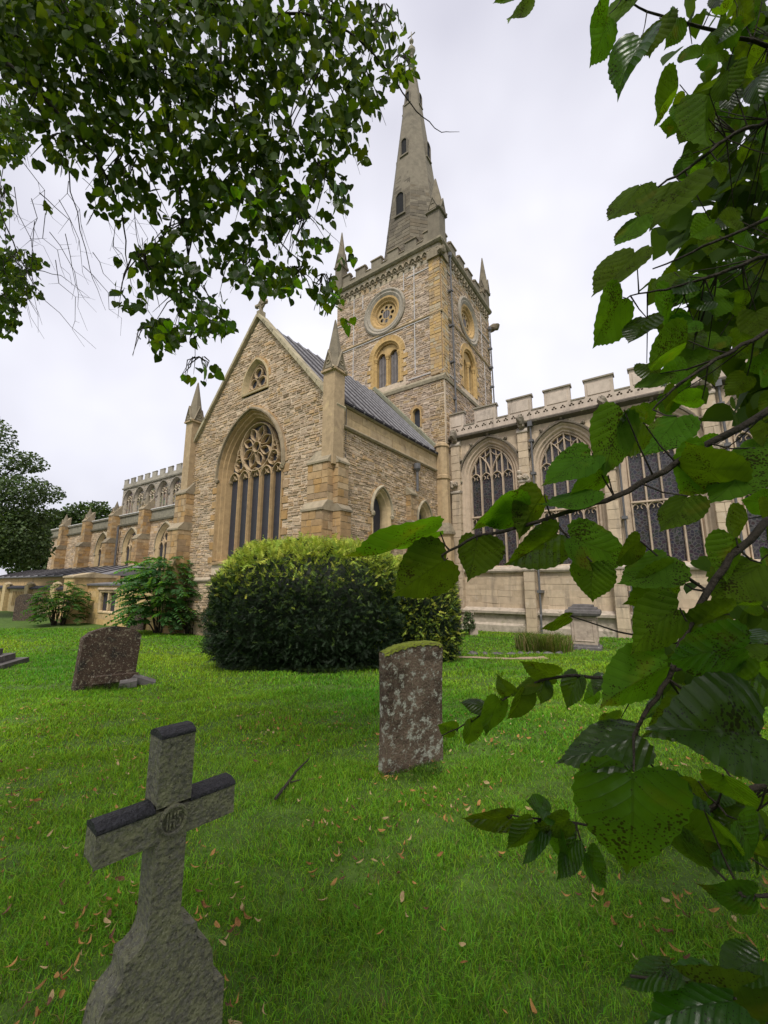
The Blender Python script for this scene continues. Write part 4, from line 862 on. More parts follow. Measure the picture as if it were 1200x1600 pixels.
def ridge(u0, u1, v, nm):
    mb = MB(); mb.mould(F, u0, u1, [(v, -.051), (v, .053), (v + .012, .051), (v + .024, .02), (v + .024, -.02), (v + .012, -.051)]); o = mb.build(nm, M['crosstop'], cx); bevel(o, .004)
ridge(-.216, -.056, za + ah - .012, 'arm_top'); ridge(.056, .216, za + ah - .012, 'arm_top'); ridge(-.056, .056, zt - .012, 'head_top')
mb = MB(); mb.sweep(F, circ((.0, za + .005), .04, 20), .011, .048, .062, closed=True); mono = mb.build('roundel', M['cross'], cx)
for seg in ([(-.024, -.03), (-.024, .03)], [(-.012, -.03), (-.012, .03)], [(.004, -.03), (.004, .03)], [(-.012, 0), (.004, 0)], [(.03, .026), (.016, .026), (.014, .008), (.028, -.004), (.028, -.026), (.012, -.028)]):
    b = MB(); b.sweep(F, [(u * .8, v * .8 + za + .005) for u, v in seg], .0055, .048, .060); b.build('letter', M['cross'], mono)
# tall plain headstone with a moss-topped edge
def headstone(name, label, loc, ang, w, h, th, outline, mt, lean=(0, 0)):
    e = empty(name, loc, ang); e.rotation_euler = (lean[0], lean[1], ang); tag(e, label, 'gravestone')
    mb = MB(); n = 10
    o = slab(outline, -th / 2, th / 2, 'stone', mt, e); return e, o
d = math.atan2(.41, .61)
e, o = headstone('headstone', 'tall rectangular lichened headstone with a mossy top, in front of the yew', (.27, 4.28, -.125), d, .7, 1.1, .1, [(-.36, -.3), (.36, -.3), (.345, .55), (.36, 1.1), (.2, 1.135), (0, 1.145), (-.2, 1.13), (-.36, 1.09), (-.345, .5)], 'headg', (math.radians(3), math.radians(-1.5)))
mb = MB(); top = [(-.362, 1.083), (-.2, 1.127), (0, 1.142), (.2, 1.132), (.362, 1.093)]
q = random.Random(3); rows = []
for i in range(41):
    t = i / 40 * 4; k = min(int(t), 3); f_ = t - k; u = top[k][0] + (top[k + 1][0] - top[k][0]) * f_; v = top[k][1] + (top[k + 1][1] - top[k][1]) * f_
    rows.append([F.p(u, v - q.uniform(.008, .03), -.056), F.p(u, v + q.uniform(.008, .018), -.045), F.p(u, v + q.uniform(.014, .026), 0), F.p(u, v + q.uniform(.008, .018), .045), F.p(u, v - q.uniform(.004, .03), .058)])
mb.grid(rows); mb.build('moss', M['moss'], e, smooth=True)
# leaning brown headstone on the left with its fallen fragments
d2 = math.atan2(.821, .571)
e2, o = headstone('headstone', 'leaning dark brown headstone with a rounded top on the left of the lawn', (-5.0, 7.75, -.25), d2, 1.1, 1.1, .16, [(-.5, -.3), (.44, -.3), (.46, .9), (.36, .99), (.18, 1.055), (0, 1.075), (-.2, 1.05), (-.38, .985), (-.5, .88)], 'headst', (math.radians(-3), math.radians(4)))
mb = MB(); mb.box(F, -.3, .46, .1, .24, .07, .2); o = mb.build('ledge', M['headst'], e2); bevel(o, .012)
for (u0, u1, v1) in ((-.3, -.12, .1), (-.1, .1, .12), (.12, .3, .09)): mb = MB(); mb.box(F, u0, u1, -.1, v1, .07, .17); o = mb.build('base_block', M['headst'], e2); bevel(o, .012)
for i, (px, py, dd, s, lab) in enumerate(((222, 1064, 7.6, .22, 'broken slab of dark stone tilted in the grass by the leaning headstone'), (200, 1070, 7.3, .15, 'small broken stone lying at the foot of the leaning headstone'))):
    p = at(px, py, dd); mb = MB(); q = random.Random(i); mb.prism(Fr((0, 0, 0), (1, 0, 0)), [(-s, -.02), (s * .9, -.03), (s, .07), (-s * .8, .09)], -.1, .1); o = mb.build('stone_fragment', M['tombdark'], None); bevel(o, .01)
    o.location = (p.x, p.y, gz(p.x, p.y) + .06); o.rotation_euler = (.1, .35 - i * .5, .5); tag(o, lab, 'stone')
# stepped base of a monument at the left edge
e3 = empty('monument_base', (-9.45, 9.6, -.3), math.radians(14)); tag(e3, 'dark three-stepped stone monument base at the left edge of the lawn', 'monument')
for i, (r_, za_, zb_) in enumerate(((.86, -.15, .10), (.66, .10, .24), (.48, .24, .38))):
    mb = MB(); mb.loft((0, 0), [(za_, r_ * 1.414), (zb_, r_ * 1.4)], 4, math.pi / 4); o = mb.build('step', M['tombdark'], e3); bevel(o, .015)
mb = MB(); mb.loft((0, 0), [(.38, .42), (.85, .38), (1.0, .2), (1.9, .14)], 4, math.pi / 4); o = mb.build('shaft', M['tombdark'], e3)
# pedestal tomb by the chancel
p = at(916, 1012, 12.6); e4 = empty('pedestal_tomb', (p.x, p.y, gz(p.x, p.y)), math.radians(-30)); tag(e4, 'square pedestal tomb of pinkish stone with a moulded stepped cap, before the chancel', 'tomb')
mb = MB(); mb.loft((0, 0), [(-.2, .62), (.12, .62), (.14, .52), (.2, .5)], 4, math.pi / 4); o = mb.build('base', M['tombdark'], e4)
mb = MB(); mb.loft((0, 0), [(.2, .5), (1.02, .49)], 4, math.pi / 4); o = mb.build('pedestal', M['tomb'], e4); bevel(o, .01)
for a in range(4):
    f = Fr((.35 * math.cos(a * math.pi / 2), .35 * math.sin(a * math.pi / 2), 0), (-math.sin(a * math.pi / 2), math.cos(a * math.pi / 2), 0), N=(math.cos(a * math.pi / 2), math.sin(a * math.pi / 2), 0)); mb = MB(); mb.sweep(f, [(-.26, .3), (.26, .3), (.26, .93), (-.26, .93)], .04, -.02, .02, closed=True); mb.build('panel_moulding', M['tomb'], e4)
mb = MB(); mb.loft((0, 0), [(1.02, .5), (1.05, .66), (1.12, .70), (1.2, .68), (1.22, .56), (1.28, .55), (1.3, .42), (1.36, .41), (1.38, .1)], 4, math.pi / 4); o = mb.build('cap', M['tombdark'], e4)
# small brown headstones against the vestry, dark one behind the shrub
e5, o = headstone('headstone', 'small brown round-topped headstone before the ribbed courtyard wall', (-21.6, 25.2, -.62), math.radians(-20), 2, 1.6, .15, [(-.95, -.3), (.95, -.3), (.95, 1.35), (.6, 1.55), (0, 1.62), (-.6, 1.55), (-.95, 1.35)], 'headst')
e6, o = headstone('headstone', 'dark headstone half hidden behind the pinnate-leaved shrub', (-11.9, 20.2, -.62), math.radians(-20), 1, 1.2, .12, [(-.55, -.3), (.55, -.3), (.55, 1.0), (.3, 1.2), (0, 1.25), (-.3, 1.2), (-.55, 1.0)], 'headst')
# ledger tomb at the right edge behind the leaves
e7 = empty('ledger_tomb', (9.8, 10.6, gz(9.8, 10.6)), math.radians(-30)); tag(e7, 'low dark ledger tomb on the lawn at the right edge', 'tomb')
mb = MB(); mb.box(Fr((0, 0, 0), (1, 0, 0)), -1, 1, -.1, .28, -.5, .5); o = mb.build('base', M['tombdark'], e7); bevel(o, .02)
mb = MB(); mb.box(Fr((0, 0, 0), (1, 0, 0)), -1.1, 1.1, .28, .42, -.6, .6); o = mb.build('slab', M['tombdark'], e7); bevel(o, .02)
# low kerb of rough stones and the worn strip beside it
pa = MB(); pts = []
for i in range(13):
    x = 1.9 + i * .2; pts.append((x, 11.15 + .1 * math.sin(i), x, 11.5 + .06 * math.cos(i * 2)))
for i in range(12):
    a, b = pts[i], pts[i + 1]; pa.face([(a[0], a[1], gz(a[0], a[1]) + .012), (b[0], b[1], gz(b[0], b[1]) + .012), (b[2], b[3], gz(b[2], b[3]) + .012), (a[2], a[3], gz(a[2], a[3]) + .012)])
tag(pa.build('path', M['path']), 'worn gravel strip beside the low kerb', None, None, 'structure')
ke = empty('kerb', (3.2, 12.0, gz(3.2, 12.0))); tag(ke, 'low kerb of rough pale stones crossing the lawn beside the yew', 'kerb')
x = -1.3
while x < 1.7:
    w_ = R.uniform(.16, .36); mb = MB(); mb.lump((x + w_ / 2, R.uniform(-.03, .03), .02), .5, (1, 1, 1), int(x * 50) + 99, (w_ * 1.0, .22, R.uniform(.12, .2))); mb.build('kerb_stone', M['tombdark'], ke); x += w_ * R.uniform(1.0, 1.5)
# fallen stick
sp_ = [at(430, 1258, 3.19), at(450, 1232, 3.45), at(462, 1215, 3.66), at(483, 1195, 3.95)]; mb = MB(); mb.tube([(p.x, p.y, gz(p.x, p.y) + .045) for p in sp_], [.013, .014, .011, .006], 6)
mb.tube([(sp_[1].x, sp_[1].y, gz(sp_[1].x, sp_[1].y) + .045), (sp_[1].x + .1, sp_[1].y + .02, gz(sp_[1].x, sp_[1].y) + .06)], [.008, .004], 5)
tag(mb.build('fallen_stick', M['bark']), 'thin dark fallen stick lying on the grass', 'stick')
# small post with ivy at the foot of the chancel wall
p = at(738, 976, 17.3); e8 = empty('stone_post', (p.x, p.y, gz(p.x, p.y))); tag(e8, 'short stone post with dark ivy at the foot of the chancel wall', 'post')
mb = MB(); mb.box(Fr((0, 0, 0), (1, 0, 0)), -.06, .06, -.1, .95, -.08, .08); mb.box(Fr((0, 0, 0), (1, 0, 0)), -.14, .2, -.1, .28, -.16, .16); mb.build('post', M['tomb'], e8)

# ------------------------------------------------------------------ vegetation
def wob(P, sc, seed):
    """smooth random field in -1..1 for points P (n,3)"""
    g = np.random.default_rng(seed); o = np.zeros(len(P))
    for k in range(8):
        d = g.normal(size=3); d /= np.linalg.norm(d); o += np.sin(P @ d * sc * g.uniform(.6, 1.8) + g.uniform(0, 6.28))
    return o / 4
def rnd_dirs(n): return unit(NR.normal(size=(n, 3)))
T1F = np.array([[0, 1, 2]])
LEAF4 = np.array([[0, 0, 0], [.42, .3, .05], [.34, .72, .02], [0, 1, -.1], [-.34, .72, .02], [-.42, .3, .05], [0, .5, -.06]], float); LEAF4F = np.array([[0, 1, 6], [1, 2, 6], [2, 3, 6], [3, 4, 6], [4, 5, 6], [5, 0, 6]])
HEART = np.array([[0, .04, 0], [.2, -.06, .03], [.43, .08, .06], [.48, .34, .07], [.36, .66, .03], [.13, .92, -.05], [0, 1.06, -.12], [-.13, .92, -.05], [-.36, .66, .03], [-.48, .34, .07], [-.43, .08, .06], [-.2, -.06, .03], [0, .45, -.05]], float)
HEARTF = np.array([[i, (i + 1) % 12, 12] for i in range(12)])
OVAL = np.array([[0, 0, 0], [.24, .5, .03], [0, 1, -.05], [-.24, .5, .03]], float); OVALF = np.array([[0, 1, 2], [0, 2, 3]])

# ---- clipped golden yew
def yew():
    e = empty('yew_bush', (-1.2, 10.8, gz(-1.2, 10.8))); tag(e, 'broad clipped golden yew bush, dark inside, in front of the transept', 'bush')
    ox, oy, oz = e.location
    lobes = [((-.65, -.15, 1.35), (2.25, 1.75, 1.58), 30000), ((1.75, .55, 1.12), (1.35, 1.35, 1.42), 17000), ((-1.85, .1, 1.2), (.95, 1.2, 1.25), 8000)]
    P, N, C = [], [], []
    core = MB()
    for li, (c, r, n) in enumerate(lobes):
        d = rnd_dirs(n * 2); d = d[d[:, 2] > -.75][:n]; n = len(d)
        k = (np.abs(d) ** 3.4).sum(1) ** (-1 / 3.4); p = d * k[:, None]
        nn = unit(np.sign(p) * np.abs(p) ** 1.9 / np.array(r))
        wb = 1 + .045 * wob(p * np.array(r) + li * 9, 2.6, 5 + li) + .04 * wob(p * np.array(r), 7, 9 + li) + .035 * wob(p * np.array(r), 16, 19 + li)
        dep = 1 - np.abs(NR.normal(0, .045, n))
        P.append(np.array(c) + p * np.array(r) * (wb * dep)[:, None]); N.append(nn)
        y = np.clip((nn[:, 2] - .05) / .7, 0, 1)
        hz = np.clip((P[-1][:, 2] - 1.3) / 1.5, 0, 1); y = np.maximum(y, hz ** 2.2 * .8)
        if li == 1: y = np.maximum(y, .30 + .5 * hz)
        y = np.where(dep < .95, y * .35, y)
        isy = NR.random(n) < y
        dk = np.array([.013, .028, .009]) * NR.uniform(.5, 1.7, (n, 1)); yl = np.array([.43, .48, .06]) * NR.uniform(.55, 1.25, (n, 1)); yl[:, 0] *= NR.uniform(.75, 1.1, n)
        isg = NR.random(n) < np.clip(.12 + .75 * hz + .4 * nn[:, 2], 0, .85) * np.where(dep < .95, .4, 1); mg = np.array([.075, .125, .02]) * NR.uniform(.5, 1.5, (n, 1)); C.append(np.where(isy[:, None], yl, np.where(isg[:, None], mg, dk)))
        rows = []
        for a in range(13):
            th = math.pi * a / 12; row = []
            for b in range(24):
                ph = 2 * math.pi * b / 24; v = Vector((math.sin(th) * math.cos(ph), math.sin(th) * math.sin(ph), math.cos(th))); kk = sum(abs(q) ** 2.9 for q in v) ** (-1 / 3.4) * .86
                row.append((c[0] + v.x * r[0] * kk, c[1] + v.y * r[1] * kk, max(-.1, c[2] + v.z * r[2] * kk)))
            rows.append(row)
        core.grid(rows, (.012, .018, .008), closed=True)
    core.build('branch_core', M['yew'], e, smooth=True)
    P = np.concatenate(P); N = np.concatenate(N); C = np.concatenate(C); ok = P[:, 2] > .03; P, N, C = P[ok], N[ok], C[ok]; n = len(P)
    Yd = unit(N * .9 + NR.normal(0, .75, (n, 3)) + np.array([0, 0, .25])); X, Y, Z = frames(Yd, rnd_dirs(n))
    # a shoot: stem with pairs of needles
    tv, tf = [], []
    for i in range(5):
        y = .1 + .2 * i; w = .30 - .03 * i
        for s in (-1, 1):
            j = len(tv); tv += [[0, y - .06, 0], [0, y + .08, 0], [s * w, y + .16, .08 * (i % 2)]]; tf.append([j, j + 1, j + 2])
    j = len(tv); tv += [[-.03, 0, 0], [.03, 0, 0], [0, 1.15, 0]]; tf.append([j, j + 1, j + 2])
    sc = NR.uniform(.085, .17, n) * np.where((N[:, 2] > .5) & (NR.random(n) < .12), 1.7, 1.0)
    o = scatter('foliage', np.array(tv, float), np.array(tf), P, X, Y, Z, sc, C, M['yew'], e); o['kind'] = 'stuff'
    mb = MB()
    for a in range(5): mb.tube([(a * .5 - 1.2, 0, -.2), (a * .8 - 1.8, .2 * (a % 2), 1.0)], [.09, .04], 6)
    mb.build('stem', M['bark'], e)
yew()

# ---- lawn grass, denser and finer close by
def grass():
    g = NR; parts = []
    def band(y0, y1, dens, h, w, seg):
        n = int((y1 - y0) * ((.98 * (y0 + y1) / 2 + 1.0) * 2) * dens)
        y = np.sqrt(g.uniform(y0 ** 2, y1 ** 2, n)); x = g.uniform(-1, 1, n) * (.98 * y + 1.0)
        x *= 1
        return x, y, g.uniform(h[0], h[1], n), g.uniform(w[0], w[1], n)
    for y0, y1, dens, h, w in ((.9, 2.6, 15000, (.018, .055), (.0022, .0045)), (2.6, 4.5, 9000, (.018, .05), (.003, .006)), (4.5, 7.5, 3600, (.022, .055), (.006, .011)), (7.5, 12, 1100, (.03, .065), (.009, .017)), (12, 21, 330, (.03, .06), (.016, .032))):
        x, y, h_, w_ = band(y0, y1, dens, h, w, 2)
        p = np.stack([x, y, np.zeros_like(x)], 1); tuft = wob(p, 7, 3) + .6 * wob(p, 17, 4); patch = wob(p, 1.3, 8)
        h_ = h_ * np.clip(1.1 + .45 * tuft, .75, 2.2) ; keep = g.random(len(x)) < np.clip(.85 + .4 * tuft, .45, 1)
        # nothing grows where walls, stones and the yew stand, or on the worn strip
        cu = (x + 1.76) * .8209 - (y - 13.6) * .5711; cb = (x + 1.76) * .5711 + (y - 13.6) * .8209
        keep &= ~(((cu > -9.1) & (cu < .3) & (cb > 0)) | (cb > 8.7) | ((cu < -9) & (cb > -.1)))
        keep &= ~((x > 1.9) & (x < 4.3) & (y > 11.15) & (y < 11.5))
        keep &= ~((((x + 1.9) / 2.2) ** 2 + ((y - 10.65) / 1.6) ** 2) < 1)
        x, y, h_, w_, patch, tuft = [q[keep] for q in (x, y, h_, w_, patch, tuft)]; n = len(x)
        a = g.uniform(0, 6.283, n); la = a + g.normal(0, .8, n) + 1.57; ln = g.uniform(.2, 1.5, n) * h_
        z = gzv(x, y) - .004; b = np.stack([x, y, z], 1); sx = np.stack([np.cos(a), np.sin(a), 0 * a], 1) * w_[:, None] / 2
        dr = np.stack([np.cos(la), np.sin(la), 0 * a], 1) * ln[:, None]; up = np.array([0, 0, 1.0])
        m = b + dr * .35 + up * (h_ * .62)[:, None]; t = b + dr + up * (h_ * NR.uniform(.7, 1.0, n))[:, None]
        V = np.stack([b - sx, b + sx, m - sx * .8, m + sx * .8, t], 1)
        c = np.array([.18, .37, .022]) * g.uniform(.35, 1.5, (n, 1)) * np.clip(1 + .16 * patch, .6, 1.5)[:, None]
        c[:, 0] *= np.clip(1.0 + .25 * patch + g.normal(0, .18, n), .55, 1.9); dry = g.random(n) < .035; c[dry] = np.array([.26, .21, .085]) * g.uniform(.6, 1.2, (dry.sum(), 1))
        parts.append((V.reshape(-1, 3), np.repeat(c, 5, axis=0)))
    V = np.concatenate([q[0] for q in parts]); C = np.concatenate([q[1] for q in parts]); n = len(V) // 5
    Fc = (np.array([[0, 1, 2], [1, 3, 2], [2, 3, 4]])[None] + (np.arange(n) * 5)[:, None, None]).reshape(-1, 3)
    o = np_mesh('grass', V, Fc, C, M['grass']); tag(o, 'short uneven green grass covering the lawn', None, None, 'stuff')
    print('grass blades', n)
grass()
def tuft(name, label, cat, loc, rad, h, n, cols, w=.012, lean=.5, parent=None):
    a = NR.uniform(0, 6.283, n); r = rad * np.sqrt(NR.random(n)); b = np.stack([loc[0] + r * np.cos(a), loc[1] + r * np.sin(a), np.full(n, loc[2] - .02)], 1)
    hh = h * NR.uniform(.45, 1, n); la = NR.uniform(0, 6.283, n); dr = np.stack([np.cos(la), np.sin(la), 0 * la], 1) * (hh * lean * NR.uniform(.2, 1.3, n))[:, None]; sx = np.stack([np.cos(a), np.sin(a), 0 * a], 1) * w / 2
    up = np.array([0, 0, 1.]); m = b + dr * .3 + up * (hh * .65)[:, None]; t = b + dr + up * (hh * .8)[:, None]
    V = np.stack([b - sx, b + sx, m - sx * .8, m + sx * .8, t], 1).reshape(-1, 3); Fc = (np.array([[0, 1, 2], [1, 3, 2], [2, 3, 4]])[None] + (np.arange(n) * 5)[:, None, None]).reshape(-1, 3)
    c = np.array(cols)[NR.integers(0, len(cols), n)] * NR.uniform(.6, 1.3, (n, 1)); o = np_mesh(name, V, Fc, np.repeat(c, 5, axis=0), M['grass'], parent); 
    if label: tag(o, label, cat)
    return o
p = at(848, 1000, 12.4); tuft('grass_tussock', 'tall rough grass tussock left of the pedestal tomb', 'grass tuft', (p.x, p.y, gz(p.x, p.y)), .8, .75, 1500, [(.09, .16, .02), (.12, .2, .025), (.26, .22, .1)], .02)
p = at(170, 1074, 7.3); tuft('grass_tussock', 'longer grass grown up round the leaning headstone', 'grass tuft', (p.x, p.y, gz(p.x, p.y)), .42, .2, 1500, [(.05, .11, .014), (.08, .15, .02)], .007, .9)
p = (-.72, 1.5); tuft('grass_tussock', 'longer grass round the foot of the stone cross', 'grass tuft', (p[0], p[1], gz(*p)), .34, .13, 1500, [(.05, .12, .012), (.08, .17, .018)], .004, .8)
p = at(640, 1204, 3.85); tuft('grass_tussock', 'longer grass at the foot of the tall headstone', 'grass tuft', (p.x, p.y, gz(p.x, p.y)), .3, .11, 1600, [(.05, .11, .014), (.08, .15, .02)], .004, .8)

# ---- fallen leaves and winged lime bracts
def litter():
    base = []
    for v in range(4):
        q = random.Random(v + 3); pts = []; n = 7; w = (.13, .17, .26, .10)[v]; curl = (1.1, 1.6, .9, 1.4)[v]
        V, Fs = [], []
        for i in range(n):
            t = i / (n - 1); ww = w * math.sin(math.pi * min(.97, max(.05, t))) ** .7; zz = curl * (t - .5) ** 2 + q.uniform(-.02, .02); xx = .15 * math.sin(t * 3 + v)
            V += [(xx - ww, t - .5, zz + ww * .55), (xx, t - .5, zz), (xx + ww, t - .5, zz + ww * .35)]
        for i in range(n - 1):
            for k in (0, 1): a = i * 3 + k; Fs.append((a, a + 1, a + 4, a + 3))
        base.append((V, Fs))
    cols = [((.36, .19, .055), 'dry orange lime leaf lying in the grass', 'orange leaves fallen on the lawn'), ((.40, .29, .14), 'pale tan curled lime bract lying in the grass', 'tan bracts fallen on the lawn'), ((.13, .06, .03), 'dark brown withered leaf lying in the grass', 'brown leaves fallen on the lawn'), ((.25, .12, .035), 'rusty red-brown leaf lying in the grass', 'rusty leaves fallen on the lawn')]
    meshes = {}
    for ci, (c, _, _) in enumerate(cols):
        for v, (V, Fs) in enumerate(base):
            m_ = MB(); m_.v = V; m_.f = Fs; m_.c = [c] * len(Fs); o = m_.build('fallen_leaf', M['litter']); meshes[ci, v] = o.data; bpy.data.objects.remove(o)
    q = random.Random(21); far = []
    items = []
    while len(items) < 2200:
        y = 1.25 + 5.5 * q.random() ** 1.25; x = q.uniform(-1, 1) * (.95 * y + .3)
        k = math.sin(x * 2.1 + 1) * math.cos(y * 1.7) + .5 * math.sin(x * 5 + y * 3)
        if q.random() > .35 + .6 * k: continue
        items.append((x, y))
    items.sort(key=lambda p: p[1]); big = MB()
    for i, (x, y) in enumerate(items):
        ci = q.choices(range(4), (.36, .26, .16, .22))[0]; v = q.randrange(4); s = q.uniform(.022, .058); z = gz(x, y) + q.uniform(.03, .055)
        Mx = Matrix.Translation((x, y, z)) @ Matrix.Rotation(q.uniform(0, 6.28), 4, 'Z') @ Matrix.Rotation(q.uniform(-.5, .5), 4, 'X') @ Matrix.Rotation(q.uniform(-.6, .6), 4, 'Y') @ Matrix.Scale(s, 4)
        if i < 300:
            o = link('fallen_leaf', meshes[ci, v]); o.matrix_world = Mx; tag(o, cols[ci][1], 'leaf', cols[ci][2])
        else:
            j = len(big.v); big.v += [tuple(Mx @ Vector(p)) for p in base[v][0]]; big.f += [tuple(j + k for k in f) for f in base[v][1]]; big.c += [cols[ci][0]] * len(base[v][1])
    tag(big.build('leaf_litter', M['litter']), 'scattered dry leaves farther across the lawn', None, None, 'stuff')
litter()

# ---- crowns made of many leaf faces
def crown(name, parent, blobs, leaf, mt, cols, tmpl=(LEAF4, LEAF4F), droop=.3, shell=.5):
    P, C, Nn = [], [], []
    for (c, r, n) in blobs:
        d = rnd_dirs(n); k = NR.uniform(shell ** 3, 1, n) ** (1 / 3); p = d * k[:, None] * np.array(r); f = wob(p + np.array(c), 2.5 / max(r), int(abs(c[0] * 7 + c[2] * 3)) % 99) + .5 * wob(p + np.array(c), 7 / max(r), 4); ok = f > -.55; p = p[ok] * (1 + .10 * f[ok])[:, None]
        P.append(p + np.array(c)); Nn.append(d[ok]); cc = np.array(cols)[NR.integers(0, len(cols), len(p))] * NR.uniform(.6, 1.35, (len(p), 1)); C.append(cc)
    P = np.concatenate(P); C = np.concatenate(C); Nn = np.concatenate(Nn); n = len(P)
    Yd = unit(Nn * .5 + NR.normal(0, .6, (n, 3)) + np.array([0, 0, -droop])); X, Y, Z = frames(Yd, NR.normal(0, .6, (n, 3)) + np.array([0, 0, 1.0]))
    o = scatter(name, tmpl[0], tmpl[1], P, X, Y, Z, NR.uniform(*leaf, n), C, M[mt], parent); o['kind'] = 'stuff'; return o
def bg_tree(label, loc, blobs, leaf, cols, trunk_h, r, **k):
    e = empty('background_tree', loc); tag(e, label, 'tree')
    mb = MB(); mb.tube([(0, 0, -.5), (0.1, 0, trunk_h * .6), (0, 0.1, trunk_h)], [r, r * .7, r * .3], 8)
    for i in range(8): b = blobs[i % len(blobs)]; mb.tube([(0, 0, trunk_h * R.uniform(.3, .7)), (b[0][0] * .6 + R.uniform(-.5, .5), b[0][1] * .6, b[0][2] * .9), (b[0][0] + R.uniform(-.6, .6) * b[1][0], b[0][1], b[0][2] + b[1][2] * .6)], [r * .35, r * .2, .04], 5)
    mb.build('trunk', M['bark'], e); crown('crown', e, blobs, leaf, 'foliage', cols, **k)
DG = [(.055, .09, .032), (.07, .11, .038), (.09, .13, .045)]
MG = [(.05, .085, .02), (.065, .105, .026), (.045, .075, .02)]
q0 = at(-32, 900, 27); bg_tree('dark spreading evergreen tree at the far left behind the courtyard wall', (q0.x, q0.y, -.6), [((0.53, 0, 5.32), (3.4, 2.8, 2.2), 7474), ((1.78, 0, 4.68), (2.2, 2.2, 1.5), 4140), ((-0.84, 0, 9.98), (1.9, 2.0, 1.7), 2530), ((1.99, 0, 8.5), (2.4, 2, 0.9), 2530), ((-0.63, 0, 12.31), (1.3, 1.3, 1.5), 1265), ((-2.94, 0, 7.86), (2.6, 2.5, 3.5), 3449), ((2.73, 0.5, 6.8), (1.6, 1.6, 0.8), 1494), ((1.26, 0.3, 10.62), (1.5, 1.5, 0.7), 1035), ((0.21, 0, 7.44), (2.4, 2.4, 1.2), 2989)], (.10, .22), DG, 10, .35, shell=.15)
q1 = at(130, 870, 62); bg_tree('rounded green tree rising behind the far end of the aisle', (q1.x, q1.y, -.6), [((0, 0, 11.4), (4.4, 3, 3.4), 3800), ((-4.5, 0, 10.4), (3.8, 3, 3.4), 3000), ((3.6, 0, 10.2), (3, 3, 3), 2200), ((-9.5, 0, 9.5), (4.4, 3, 4), 3000)], (.3, .55), MG, 10, .4, shell=.3)
q1 = at(60, 880, 48); bg_tree('lighter green tree between the dark evergreen and the aisle', (q1.x, q1.y, -.6), [((0, 0, 5.2), (3.6, 3, 2.4), 3000), ((3.2, 0, 4.2), (2.8, 2, 2.2), 2200)], (.22, .42), MG, 6, .3, shell=.3)

# ---- shrub with long pinnate leaves by the transept
def pinnate(label, loc, n, height, spread, cols, lsize, name='shrub', frond=.7, nl=8, dens=1.0):
    e = empty(name, loc); tag(e, label, 'shrub'); mb = MB(); P, X, Y, Z, S, C = [], [], [], [], [], []
    for i in range(n):
        a = R.uniform(0, 6.283); t = R.random() ** .75; rr = spread * R.random() ** .5; hh = height * (.12 + .8 * t) * (1 - .35 * (rr / spread) ** 2)
        b = Vector((math.cos(a) * rr * .75, math.sin(a) * rr * .75, hh))
        if i < 26: mb.tube([(math.cos(a) * .25, math.sin(a) * .25, -.1), (b.x * .5, b.y * .5, hh * .55), tuple(b)], [.03, .022, .01], 5)
        out = Vector((math.cos(a + R.uniform(-.7, .7)), math.sin(a + R.uniform(-.7, .7)), R.uniform(.0, .7))).normalized(); L_ = frond * R.uniform(.6, 1.2); pts = []
        for k in range(nl + 1):
            s = k / nl; pts.append(b + out * L_ * s + Vector((0, 0, -.45 * L_ * s * s)))
        if i % 2 == 0: mb.tube([tuple(p) for p in pts[::2]], .006, 4)
        cc = R.choice(cols); kk = R.uniform(.6, 1.35); up = Vector((R.uniform(-.3, .3), R.uniform(-.3, .3), 1))
        for k in range(1, nl + 1):
            dr = (pts[k] - pts[k - 1]).normalized(); sd = dr.cross(up).normalized()
            for s in (-1, 1):
                yy = (sd * s + dr * .55 + Vector((0, 0, R.uniform(-.5, -.05)))).normalized()
                P.append(pts[k]); Y.append(yy); X.append(up); S.append(lsize * R.uniform(.75, 1.2) * (1 - .35 * k / nl)); C.append([q * kk * R.uniform(.85, 1.15) for q in cc])
    mb.build('stem', M['bark'], e); P = np.array(P); x, y, z = frames(np.array(Y), np.array(X)); T = LEAF4 * np.array([.62, 1, 1])
    o = scatter('foliage', T, LEAF4F, P, x, y, z, np.array(S), np.array(C), M['lime_far'], e); o['kind'] = 'stuff'
q1 = at(256, 975, 18.0); pinnate('bright green shrub with long drooping pinnate leaves beside the transept', (q1.x, q1.y, -.58), 420, 3.9, 1.75, [(.08, .185, .055), (.10, .22, .065), (.065, .15, .05)], .25, frond=.95)
q1 = at(300, 985, 17.6); pinnate('low dark feathery shrub at the foot of the transept corner', (q1.x, q1.y, -.56), 170, 1.5, 1.0, [(.018, .04, .014), (.024, .05, .016)], .1, frond=.6)
q1 = at(92, 972, 22.0); pinnate('small leafy rose bush against the courtyard wall', (q1.x, q1.y, -.6), 260, 2.6, 1.35, [(.055, .13, .03), (.07, .15, .035)], .2, frond=.5, nl=5)
p = e8.location; crown('ivy', e8, [((-.16, -.1, .45), (.22, .2, .5), 420)], (.05, .1), 'foliage', DG, tmpl=(HEART, HEARTF))

